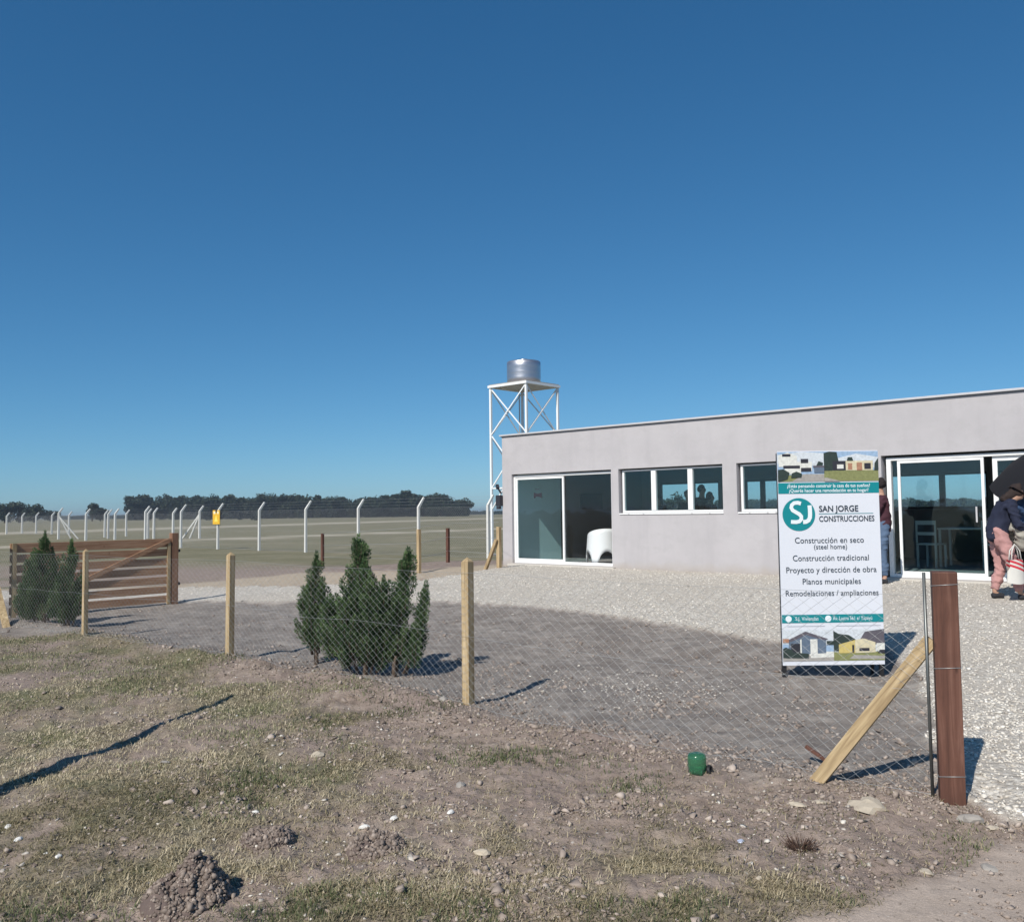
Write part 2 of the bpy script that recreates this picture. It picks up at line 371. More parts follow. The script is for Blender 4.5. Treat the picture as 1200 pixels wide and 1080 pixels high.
def leafmat(name, a, b, c, trans=.25):
    t = NT(name); f = t.attr('tone'); col = t.ramp(f, [(0, a), (.5, b), (1, c)])
    d = t.n('ShaderNodeBsdfPrincipled'); t._in(d, 'Base Color', col); d.inputs['Roughness'].default_value = .6; d.inputs['Specular IOR Level'].default_value = .25
    tl = t.n('ShaderNodeBsdfTranslucent'); t.l(col, tl.inputs[0]); mx = t.n('ShaderNodeMixShader'); mx.inputs[0].default_value = trans
    t.l(d.outputs[0], mx.inputs[1]); t.l(tl.outputs[0], mx.inputs[2]); t.l(mx.outputs[0], t.o.inputs[0]); return t.m
M_['conifer'] = leafmat('conifer_scales', (.020, .040, .020), (.060, .112, .050), (.16, .235, .095))
M_['wood'] = leafmat('far_wood_leaves', (.010, .017, .012), (.024, .036, .024), (.055, .072, .042), .1)
M_['grass'] = leafmat('dry_grass_blades', (.13, .12, .065), (.36, .30, .19), (.60, .52, .37), .2)
M_['greeng'] = leafmat('green_grass_blades', (.065, .085, .035), (.15, .175, .08), (.30, .29, .165), .25)
M_['stone'] = leafmat('gravel_stones', (.38, .34, .30), (.63, .585, .52), (.82, .78, .72), 0)
M_['clods'] = leafmat('soil_clods', (.16, .125, .105), (.33, .27, .23), (.52, .44, .385), 0)
M_['bark'] = simple('bark', (.11, .08, .06), .9, var=.3, scale=12, bump=.01)
M_['palestone'] = simple('pale_stone', (.47, .405, .32), .85, var=.3, scale=20, bump=.006)
M_['greystone'] = simple('grey_stone', (.30, .275, .25), .85, var=.25, scale=20, bump=.006)
M_['whiteflake'] = simple('white_rubble', (.72, .70, .66), .8, var=.12, scale=30, bump=.004)

# ------------------------------------------------------------------ terrain: one sheet to the horizon
def build_ground():
    inv = np.linspace(1/2.4, 1/60, 470)
    r = np.concatenate([np.linspace(.3, 2.2, 12), 1/inv, np.geomspace(62, 9000, 70)])
    ang = np.concatenate([np.linspace(-36, 36, 640), np.linspace(38, 322, 72)])
    a = np.radians(ang); rr, aa = np.meshgrid(r, a, indexing='ij')
    x = rr*np.sin(aa); y = rr*np.cos(aa); nr, na = x.shape
    z = Tfull(x, y)
    # level ground under the building
    s = x*EX+y*EY-ARE; d = x*NX+y*NY-ARA
    inside = (s > -.1) & (s < 16) & (d > .25) & (d < 5.6); z = np.where(inside, .2, z)
    g, t, gy, pt, cv, fl = zones(x.ravel(), y.ravel())
    X, Y = x.ravel(), y.ravel()
    w = fbm(X, Y, 9, 3)
    def trk(px0, py0, px1, py1, wd):
        p, q = ground(px0, py0), ground(px1, py1); ex, ey = q.x-p.x, q.y-p.y; L = math.hypot(ex, ey)
        dd = ((X-p.x)*ey-(Y-p.y)*ex)/L
        return np.clip(1-np.abs(dd+w*wd*.6)/wd, 0, 1)**.7
    tk = np.maximum(trk(232, 632.5, 585, 619.5, 2.6)*.9, trk(240, 617.5, 585, 607.0, 9)*.75)
    verts = np.column_stack([X, Y, z.ravel()])
    i, j = np.meshgrid(np.arange(nr-1), np.arange(na), indexing='ij'); i = i.ravel(); j = j.ravel(); j2 = (j+1) % na
    f = np.column_stack([i*na+j, (i+1)*na+j, (i+1)*na+j2, i*na+j2])
    c = len(verts); verts = np.vstack([verts, [[0, 0, float(Tfull(np.array([0.]), np.array([0.]))[0])]]])
    def ap(v): return np.append(v, 0)
    one = np.ones(c+1)
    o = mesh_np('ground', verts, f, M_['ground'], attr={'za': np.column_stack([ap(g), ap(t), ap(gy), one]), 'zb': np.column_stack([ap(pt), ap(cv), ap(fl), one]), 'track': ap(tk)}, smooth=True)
    # centre cap
    bm = bmesh.new(); bm.from_mesh(o.data); bm.verts.ensure_lookup_table()
    for k in range(na): bm.faces.new((bm.verts[c], bm.verts[k], bm.verts[(k+1) % na]))
    bmesh.ops.recalc_face_normals(bm, faces=bm.faces[:])
    bm.faces.ensure_lookup_table()
    if bm.faces[100].normal.z < 0: bmesh.ops.reverse_faces(bm, faces=bm.faces[:])
    bm.to_mesh(o.data); bm.free()
    tag(o, kind='structure')
build_ground()

# scattered small stones / clods / grass as single stuff objects
def scatter_pts(n, rmin, rmax, power=1.0, half=34):
    u = rng.random(n); r = (rmin**(1-power)+(rmax**(1-power)-rmin**(1-power))*u)**(1/(1-power)) if power != 1 else rmin*(rmax/rmin)**u
    a = np.radians(rng.uniform(-half, half, n)); return r*np.sin(a), r*np.cos(a)
OCT_V = np.array([[1, 0, 0], [.31, .95, 0], [-.81, .59, 0], [-.81, -.59, 0], [.31, -.95, 0], [.45, .3, .8], [-.5, .1, .75], [.1, -.5, .7], [0, 0, -1]])
OCT_F = np.array([[0, 1, 5], [1, 6, 5], [1, 2, 6], [2, 3, 6], [3, 7, 6], [3, 4, 7], [4, 0, 7], [0, 5, 7], [5, 6, 7], [1, 0, 8], [2, 1, 8], [3, 2, 8], [4, 3, 8], [0, 4, 8]])
def stones(name, x, y, size, mat, tone, flat=.6, sink=.25, parent=None):
    n = len(x); z = Tfull(x, y); k = len(OCT_V)
    v = OCT_V[None]*(1+rng.uniform(-.62, .42, (n, k, 3)))*(1+rng.uniform(-.35, .3, (n, k, 1)))
    sc = np.column_stack([size*rng.uniform(.7, 1.4, n), size*rng.uniform(.7, 1.4, n), size*flat*rng.uniform(.6, 1.3, n)])
    v = v*sc[:, None, :]; a = rng.uniform(0, 6.283, n); ca, sa = np.cos(a)[:, None], np.sin(a)[:, None]
    tl = rng.uniform(-.5, .5, n)[:, None]
    vz = v[..., 2]+v[..., 0]*tl
    vx = v[..., 0]*ca-v[..., 1]*sa+x[:, None]; vy = v[..., 0]*sa+v[..., 1]*ca+y[:, None]
    V = np.stack([vx, vy, vz+(z+size*flat*(.5-sink))[:, None]], -1).reshape(-1, 3)
    Fc = (OCT_F[None]+(np.arange(n)*k)[:, None, None]).reshape(-1, 3)
    return mesh_np(name, V, Fc, mat, parent, {'tone': np.repeat(tone, k)})
x, y = scatter_pts(260000, 4.3, 24, 1.0); g, t_, gy, pt, cv, fl = zones(x, y)
s_ = x*EX+y*EY-ARE; d_ = x*NX+y*NY-ARA
ok = (g > .5) & ~((s_ > -.3) & (d_ > -.02)) & (rng.random(len(x)) < .42+.9*fbm(x, y, 1.3, 3)); x, y = x[ok], y[ok]
sz = rng.uniform(.005, .0155, len(x))*(1+.5*(rng.random(len(x)) < .08)); tag(stones('gravel', x, y, sz, M_['stone'], np.clip(rng.normal(.5, .25, len(x)), 0, 1)), 'pale crushed stone spread in front of the building', 'gravel', kind='stuff')
x, y = scatter_pts(125000, 2.8, 19, 1.25); g, t_, gy, pt, cv, fl = zones(x, y); d_ = x*NX+y*NY-5.32
cl = fbm(x, y, .5, 3)
ridge = np.exp(-((d_+.05)/.35)**2)
ok = (g < .4) & (cl+rng.normal(0, .12, len(x)) > .10-.5*ridge) & (rng.random(len(x)) > .55*pt+.6*(cv > .6)) & ~((s_[:1] > 99)[0] & (x > 99)); x, y = x[ok], y[ok]; g, t_, gy, pt, cv, fl = zones(x, y)
sz = np.exp(rng.normal(-5.0, .55, len(x))); sz = np.clip(sz, .003, .03)
tone = np.clip(rng.normal(.42, .2, len(x))-.04*gy, 0, 1)
tag(stones('soil_clods', x, y, sz, M_['clods'], tone, .75), 'crumbled lumps of soil lying over the bare earth', 'soil clods', kind='stuff')
x, y = scatter_pts(6500, 2.8, 17, 1.2); g, t_, gy, pt, cv, fl = zones(x, y); ok = (g < .4) & (rng.random(len(x)) > .75*gy) & (fbm(x+5, y, .9, 3)+rng.normal(0, .1, len(x)) > .05); x, y = x[ok], y[ok]
ex = rng.normal(0, 1, (900, 2)); px_ = np.array([ground(740, 808)[:2]])+ex*np.array([.55, .5]); x = np.append(x, px_[:, 0]); y = np.append(y, px_[:, 1])
tag(stones('scattered_pebbles', x, y, np.clip(np.exp(rng.normal(-5.1, .5, len(x))), .003, .024), M_['stone'], np.clip(rng.normal(.3, .3, len(x)), 0, 1), .6), 'small pale stones strewn over the soil', 'pebbles', kind='stuff')
def grass(name, n, rmin, rmax, mat, hgt, thr, green=False, power=1.3, wd=.0010):
    x, y = scatter_pts(n, rmin, rmax, power); g, t_, gy, pt, cv, fl = zones(x, y)
    if green: w = (fbm(x+21, y+3, .75, 3)*4.2+.25*cv-.15+.25*sst(-.5, -2.5, x)-.55*sst(.6, 1.8, x))*(gy < .5)*(g < .3)*(pt < .5)
    else: w = cv*np.clip(.75+fbm(x+2, y, .12, 2)*2.2+fbm(x, y+9, .5, 2)*1.5, .08, 1.3)+.10*(gy < .4)*(g < .3)*(pt < .4)
    ok = (rng.random(len(x)) < w*thr); x, y = x[ok], y[ok]; n = len(x); z = Tfull(x, y)
    a = rng.uniform(0, 6.283, n); L = hgt*rng.uniform(.4, 1.4, n); tilt = rng.uniform(.7, 1.95, n) if not green else rng.uniform(.3, 1.3, n)
    dx, dy = np.cos(a), np.sin(a); wx, wy = -dy, dx; w = wd*rng.uniform(.7, 1.5, n)*(1+.16*np.hypot(x, y))
    def P(t, lat):
        hh = L*t*np.cos(tilt*t*.9); oo = L*t*np.sin(tilt*(.4+.6*t))
        return np.column_stack([x+dx*oo+wx*w*lat, y+dy*oo+wy*w*lat, z-.003+hh])
    V = np.stack([P(0, -1), P(0, 1), P(.55, .8), P(.55, -.8), P(1, .12), P(1, -.12)], 1).reshape(-1, 3)
    b = (np.arange(n)*6)[:, None]; F = np.vstack([b+np.array([[0, 1, 2, 3]]), b+np.array([[3, 2, 4, 5]])])
    tone = np.clip(rng.normal(.5, .25, n)+fbm(x, y, .4, 2)*.8+fbm(x+31, y, 1.6, 2)*1.1, 0, 1)
    return mesh_np(name, V, F, mat, None, {'tone': np.repeat(tone, 6)})
tag(grass('dry_grass', 560000, 2.7, 15, M_['grass'], .031, .95), 'short dry straw-coloured grass on the verge', 'grass', kind='stuff')
tag(grass('green_grass', 330000, 2.7, 14, M_['greeng'], .034, .9, True), 'low green grass tufts in the verge', 'grass', kind='stuff')
tag(grass('fence_foot_grass', 30000, 9, 40, M_['grass'], .07, .0), 'grass', 'grass', kind='stuff') if False else None

# ------------------------------------------------------------------ building
def wall_mesh(mb, L0, L1, z0, z1, y0, y1, opens):
    xs = sorted(set([L0, L1]+[o[0] for o in opens]+[o[1] for o in opens])); zs = sorted(set([z0, z1]+[o[2] for o in opens]+[o[3] for o in opens]))
    xs = [v for v in xs if L0 <= v <= L1]; zs = [v for v in zs if z0 <= v <= z1]; V = {}
    def v(i, k, y):
        if (i, k, y) not in V: V[(i, k, y)] = mb.bm.verts.new((xs[i], y, zs[k]))
        return V[(i, k, y)]
    def solid(i, k):
        if i < 0 or k < 0 or i >= len(xs)-1 or k >= len(zs)-1: return False
        cx = (xs[i]+xs[i+1])/2; cz = (zs[k]+zs[k+1])/2
        return not any(o[0] < cx < o[1] and o[2] < cz < o[3] for o in opens)
    for i in range(len(xs)-1):
        for k in range(len(zs)-1):
            if not solid(i, k): continue
            for y in (y0, y1): mb._f([v(i, k, y), v(i+1, k, y), v(i+1, k+1, y), v(i, k+1, y)])
            for ok, (p, q) in ((solid(i-1, k), ((i, k), (i, k+1))), (solid(i+1, k), ((i+1, k), (i+1, k+1))), (solid(i, k-1), ((i, k), (i+1, k))), (solid(i, k+1), ((i, k+1), (i+1, k+1)))):
                if not ok: mb._f([v(*p, y0), v(*q, y0), v(*q, y1), v(*p, y1)])
def rect_frame(mb, x0, x1, z0, z1, y0, y1, w, wb=None, wt=None):
    wb = wb or w; wt = wt or w
    mb.box((x0, y0, z0), (x1, y1, z0+wb)); mb.box((x0, y0, z1-wt), (x1, y1, z1))
    mb.box((x0, y0, z0+wb), (x0+w, y1, z1-wt)); mb.box((x1-w, y0, z0+wb), (x1, y1, z1-wt))
def build_house():
    L = 17.0; D = 5.7; ZR = 3.40; ZH = 2.49; SIL = 1.552
    B = empty('building', (A0.x, A0.y, 0), TH, 'long low lilac grey rendered building with flat roof and large glazed openings', 'building')
    D1 = (.02, 2.90, ZF-.02, ZH); W1 = (3.09, 5.56, SIL, ZH); W2 = (5.86, 7.35, SIL, ZH); D2 = (8.60, 13.4, ZF-.02, ZH)
    m = MB(); wall_mesh(m, -.28, L, -.3, ZR, 0, .2, [D1, W1, W2, D2]); m.build('front_wall', M_['stucco'], B)
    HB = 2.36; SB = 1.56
    BW = [(.50, 2.36, SB, HB), (3.08, 4.9, SB, HB), (6.75, 8.82, SB, HB), (9.0, 11.5, SB, HB)]
    m = MB(); wall_mesh(m, -.28, L, -.3, ZR, D-.2, D, BW); m.build('back_wall', M_['wall_dark'], B)
    m = MB(); m.box((-.28, .203, -.3), (-.08, D-.203, ZR)); m.build('side_wall', M_['stucco'], B)
    m = MB(); m.box((L-.2, .203, -.3), (L, D-.203, ZR)); m.build('side_wall', M_['stucco'], B)
    m = MB(); m.box((-.077, .203, ZF+.002), (-.06, 1.9, 2.9)); m.build('inner_lining', M_['wall_in'], B)
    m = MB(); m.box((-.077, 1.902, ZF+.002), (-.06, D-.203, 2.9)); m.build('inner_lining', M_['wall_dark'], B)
    m = MB(); m.box((-.058, .203, ZF-.1), (L-.203, D-.203, ZF)); m.build('floor_slab', M_['floor'], B)
    m = MB(); m.box((-.058, .203, 2.9), (L-.203, D-.203, 2.98)); m.build('ceiling', M_['ceil'], B)
    m = MB(); m.box((-.075, .203, 3.1), (L-.203, D-.203, 3.2)); m.build('roof', M_['cap'], B)
    m = MB(); m.box((-.33, -.05, ZR+.003), (L+.05, .25, ZR+.04)); m.box((-.33, .252, ZR+.003), (-.03, D+.03, ZR+.04)); m.box((-.033+.004, D-.25, ZR+.003), (L+.05, D+.05, ZR+.04))
    m.build('roof_flashing', M_['cap'], B, bevel=.006)
    m = MB(); m.box((-.31, -.010, ZR-.014), (L+.03, -.003, ZR-.002)); m.build('drip_edge', M_['rod'], B)
    m = MB(); m.box((3.0, -.012, -.3), (8.58, -.002, .40)); m.build('plinth_strip', M_['black'], B) if False else None
    m = MB(); m.box((-.06, -.10, .22), (2.98, -.004, ZF-.03)); m.build('door_sill', M_['step'], B, bevel=.008)
    m = MB(); m.box((8.55, -.10, .2), (13.5, -.004, ZF-.03)); m.build('door_sill', M_['step'], B, bevel=.008)
    # --- left sliding door: outer frame, fixed leaf on the left, right half standing open
    y0, y1 = .07, .15
    d = MB(); rect_frame(d, D1[0]+.002, D1[1]-.002, D1[2]+.002, D1[3]-.03, y0, y1, .055, .06, .05); do = d.build('sliding_door', M_['white'], B, bevel=.004)
    d = MB(); rect_frame(d, .08, 1.52, ZF+.045, ZH-.085, .085, .12, .045); d.build('door_leaf', M_['white'], do)
    d = MB(); d.box((.125, .1, ZF+.09), (1.475, .106, ZH-.13)); gl = d.build('pane', M_['glass'], do)
    d = MB(); d.box((1.525, .128, ZF+.05), (2.84, .134, ZH-.085)); d.build('pane', M_['glassb'], do)
    # little dark bow-shaped sticker on the pane
    d = MB(); cx, cz = facade(627, 580)
    d.mi = 0
    d.flat([(cx-.12, cz-.075), (cx-.02, cz-.03), (cx+.02, cz-.03), (cx+.12, cz-.075), (cx+.12, cz+.06), (cx+.03, cz+.035), (cx-.03, cz+.035), (cx-.12, cz+.06)], .094)
    d.flat([(cx-.07, cz+.13), (cx+.05, cz+.13), (cx+.05, cz+.145), (cx-.07, cz+.145)], .094)
    d.build('sticker', M_['dark'], do)
    # lintel strips over the openings (pale underside trim seen in the photo)
    # --- windows
    def window(x0, x1, mull):
        w = MB(); rect_frame(w, x0+.045, x1-.003, SIL+.003, ZH-.03, .08, .15, .045, .05, .03); wo = w.build('window', M_['white'], B, bevel=.004)
        s = MB(); s.box((x0+.02, -.02, SIL-.028), (x1+.01, .078, SIL)); s.build('sill', M_['white'], wo, bevel=.004)
        for a in mull:
            q = MB(); q.box((a-.055, .07, SIL+.054), (a+.055, .145, ZH-.062)); q.build('mullion', M_['white'], wo, bevel=.004)
        xs = [x0+.09]+list(mull)+[x1-.05]
        for a, b in zip(xs[:-1], xs[1:]):
            a += .057 if a != xs[0] else .002; b -= .057 if b != xs[-1] else .002
            q = MB(); q.box((a, .11, SIL+.055), (b, .116, ZH-.062)); q.build('pane', M_['glass'], wo)
        for a in (x0+.25, x0+.62, x1-.7, x1-.3): q = MB(); q.box((a, -.026, SIL-.022), (a+.03, -.021, SIL-.008)); q.build('drain_cap', M_['cap'], wo)
        return wo
    window(W1[0], W1[1], [3.92, 4.79]); window(W2[0], W2[1], [6.75])
    # --- right glazed sliding door
    d = MB(); rect_frame(d, D2[0]+.06, D2[1]-.003, D2[2]+.002, ZH-.04, .07, .16, .075, .06, .05); do = d.build('sliding_door', M_['white'], B, bevel=.004)
    for (a, b, yy) in ((8.84, 10.19, .08), (10.31, 11.7, .115), (11.72, 13.3, .08)):
        d = MB(); rect_frame(d, a, b, ZF+.045, ZH-.095, yy, yy+.032, .045 if a < 10 else .07); lf = d.build('door_leaf', M_['white'], do)
        d = MB(); d.box((a+.05, yy+.012, ZF+.095), (b-.05, yy+.018, ZH-.145)); d.build('pane', M_['glass'], lf)
    d = MB(); d.box((8.752, .118, ZF+.06), (8.838, .122, ZH-.1)); d.build('pane', M_['glass'], do)
    d = MB(); d.box((10.05, .06, 1.35), (10.075, .078, 1.6)); d.build('handle', M_['cap'], do)
    # --- back windows
    for (a, b, s0, h0) in BW:
        w = MB(); rect_frame(w, a+.003, b-.003, s0+.003, h0-.003, D-.14, D-.08, .05)
        mid = {.50: 1.54, 3.08: 3.57, 6.75: 7.88, 9.0: 10.3}[a]
        w.box((mid-.06, D-.15, s0+.05), (mid+.06, D-.085, h0-.05)); wo = w.build('window', M_['dark'], B)
        for p, q in ((a+.055, mid-.062), (mid+.062, b-.055)):
            g = MB(); g.box((p, D-.115, s0+.055), (q, D-.109, h0-.055)); g.build('pane', M_['glassb'], wo)
    # wall lamp on the left corner, hung on the outer face
    wl = MB(); c = facade(587, 586)
    w = empty('wall_lamp', B.matrix_basis @ Vector((-.30, -.02, 1.75)), TH, 'small black lamp box on the left corner of the grey building', 'wall lamp')
    k = MB(); k.box((-.10, -.10, .0), (.04, .018, .26)); k.build('lamp_housing', M_['dark'], w, bevel=.02)
    k = MB(); k.box((-.085, -.09, -.07), (.0, .0, -.003)); k.build('lamp_hood', M_['dark'], w, bevel=.01)
    k = MB(); k.bar((.0, .0, .30), (-.02, -.09, .42), .03); k.bar((-.02, -.09, .42), (-.09, -.05, .50), .07, .06); k.build('bracket', M_['dark'], w)
    return B
BLD = build_house()
def BP(x, y, z): return Vector((A0.x+x*EX+y*NX, A0.y+x*EY+y*NY, z))

# ------------------------------------------------------------------ water tower
def build_tower():
    foot = ground(577, 651); S = 1.78; z0 = 0
    P = Vector((foot.x, foot.y, 0))+Vector((EX, EY, 0))*S     # near corner = left foot + e*S
    t = empty('water_tower', (P.x, P.y, 0), TH, 'white steel lattice water tower standing behind the left corner of the building', 'water tower')
    Yl = foot.y
    zt = [1.6+(600.3-q)/1060*Yl for q in (454, 510, 572)]
    zT, z2, z1 = zt
    cs = {'near': (0, 0), 'left': (-S, 0), 'right': (0, S), 'back': (-S, S)}
    for k, (x, y) in cs.items():
        m = MB(); m.box((x-.04, y-.04, -.2), (x+.04, y+.04, zT-.002)); m.build('leg', M_['towerw'], t)
        m = MB(); m.box((x-.14, y-.14, -.2), (x+.14, y+.14, .06)); m.build('footing', M_['step'], t)
    faces = (('left', 'near'), ('near', 'right'), ('right', 'back'), ('back', 'left'))
    for a, b in faces:
        pa, pb = Vector(cs[a]+(0,)), Vector(cs[b]+(0,)); d = (pb-pa).normalized(); nrm = Vector((d.y, -d.x, 0))
        i0 = pa+d*.045; i1 = pb-d*.045
        for lo, hi in ((z2+.03, zT-.06), (z1+.03, z2-.03)):
            m = MB(); m.bar(i0+Vector((0, 0, lo))+nrm*.025, i1+Vector((0, 0, hi))+nrm*.025, .045, .02, up=nrm); m.build('brace', M_['towerw'], t)
            m = MB(); m.bar(i0+Vector((0, 0, hi))-nrm*.005, i1+Vector((0, 0, lo))-nrm*.005, .045, .02, up=nrm); m.build('brace', M_['towerw'], t)
        m = MB(); m.bar(i0+Vector((0, 0, z1)), i1+Vector((0, 0, z1)), .05); m.build('rail', M_['towerw'], t)
        m = MB(); m.bar(i0+Vector((0, 0, z1-.75)), i0+d*.55+Vector((0, 0, z1-.03)), .04); m.build('knee_brace', M_['towerw'], t)
        m = MB(); m.bar(i1+Vector((0, 0, z1-.75)), i1-d*.55+Vector((0, 0, z1-.03)), .04); m.build('knee_brace', M_['towerw'], t)
    m = MB(); rm = .06
    m.box((-S-.08, -.08, zT), (.08, 0, zT+.09)); m.box((-S-.08, S, zT), (.08, S+.08, zT+.09)); m.box((-S-.08, .002, zT), (-S, S-.002, zT+.09)); m.box((0, .002, zT), (.08, S-.002, zT+.09))
    for k in range(1, 6): m.box((-S+.002, k*S/6-.03, zT+.01), (-.002, k*S/6+.03, zT+.07))
    m.build('platform_frame', M_['towerw'], t)
    m = MB(); m.box((-S-.04, -.04, zT+.095), (.04, S+.04, zT+.125)); m.build('deck', M_['greystone'], t)
    rt = .635; zb = zT+.128; ht = .86
    prof = [(rt-.04, 0), (rt, .03)]
    for k in range(1, 4): z = k*ht/4; prof += [(rt, z-.02), (rt+.002, z), (rt, z+.02)]
    prof += [(rt, ht-.03), (rt-.03, ht), (rt*.62, ht+.04), (rt*.28, ht+.055)]
    m = MB(); m.lathe(prof, 48, (0, 0, 0)); k = m.build('tank', M_['tank'], t); k.location = (-S/2, S/2, zb)
    m = MB(); m.lathe([(.19, ht+.05), (.2, ht+.085), (.16, ht+.095), (.03, ht+.1)], 24); l = m.build('lid', M_['tank'], k)
    m = MB(); m.tube([(-.5, .25, 0), (-.62, .42, -.06), (-.62, .42, -.5), (-.62, .42, -zb+.1)], .022, 8); m.build('pipe', M_['galvfar'], k)
build_tower()

# ------------------------------------------------------------------ chain-link helper: straight crossing wires as thin prisms
def wires_mesh(name, segs, r, mat, parent, n=4):
    segs = np.asarray(segs, float); m = len(segs); p = segs[:, 0]; q = segs[:, 1]; d = q-p; d /= np.linalg.norm(d, axis=1)[:, None]
    up = np.where(np.abs(d[:, 2:3]) > .9, np.array([[1., 0, 0]]), np.array([[0, 0, 1.]])); a = np.cross(d, up); a /= np.linalg.norm(a, axis=1)[:, None]; b = np.cross(a, d)
    V = []
    rr = np.broadcast_to(np.asarray(r, float), (m,))[:, None]
    for c in (p, q):
        for k in range(n): V.append(c+rr*(math.cos(2*math.pi*k/n)*a+math.sin(2*math.pi*k/n)*b))
    V = np.stack(V, 1).reshape(-1, 3); base = (np.arange(m)*2*n)[:, None]
    F = np.vstack([base+np.array([[k, (k+1) % n, n+(k+1) % n, n+k]]) for k in range(n)])
    return mesh_np(name, V, F, mat, parent)
def chain(p, q, z0f, h, pw, ph, jit=0, sag=0):
    """diagonal wires of a chain-link panel from p to q; z0f gives the ground height"""
    p = np.array(p, float); q = np.array(q, float); L = np.linalg.norm(q-p); d = (q-p)/L; nn = np.array([-d[1], d[0]])
    slope = ph/pw; run = h/slope; segs = []
    for sgn in (1, -1):
        k = -run if sgn > 0 else 0
        end = L if sgn > 0 else L+run
        while k < end:
            # wire: u = k + sgn*t, z = slope*t
            pts = []
            t0, t1 = 0, run
            if sgn > 0: t0 = max(0, -k); t1 = min(run, L-k)
            else: t0 = max(0, k-L); t1 = min(run, k)
            if t1-t0 > pw*.3:
                ns = max(1, int((t1-t0)/(pw*3)))
                prev = None
                for i in range(ns+1):
                    t = t0+(t1-t0)*i/ns; u = k+sgn*t; z = slope*t
                    off = sgn*.0016+jit*math.sin(u*2.1+z*3)
                    xx = p+d*u+nn*off
                    w_ = 1-z/h
                    pt = (xx[0], xx[1], z0f(u)*w_+z+z0f.top(u)*(1-w_))
                    if prev is not None: segs.append((prev, pt))
                    prev = pt
            k += pw
    return segs
class ZF_:
    def __init__(s, p, q, sag=0): s.p = np.array(p); s.q = np.array(q); s.L = np.linalg.norm(s.q-s.p); s.sag = sag; u = np.linspace(0, s.L, 60); P = s.p+(s.q-s.p)*(u/s.L)[:, None]; s.u = u; s.z = Tfull(P[:, 0], P[:, 1]); s.b = Tbase(P[:, 0], P[:, 1])
    def __call__(s, u): return float(np.interp(u, s.u, s.z))
    def top(s, u): return float(np.interp(u, s.u, s.b))-s.sag*4*(u/s.L)*(1-u/s.L)

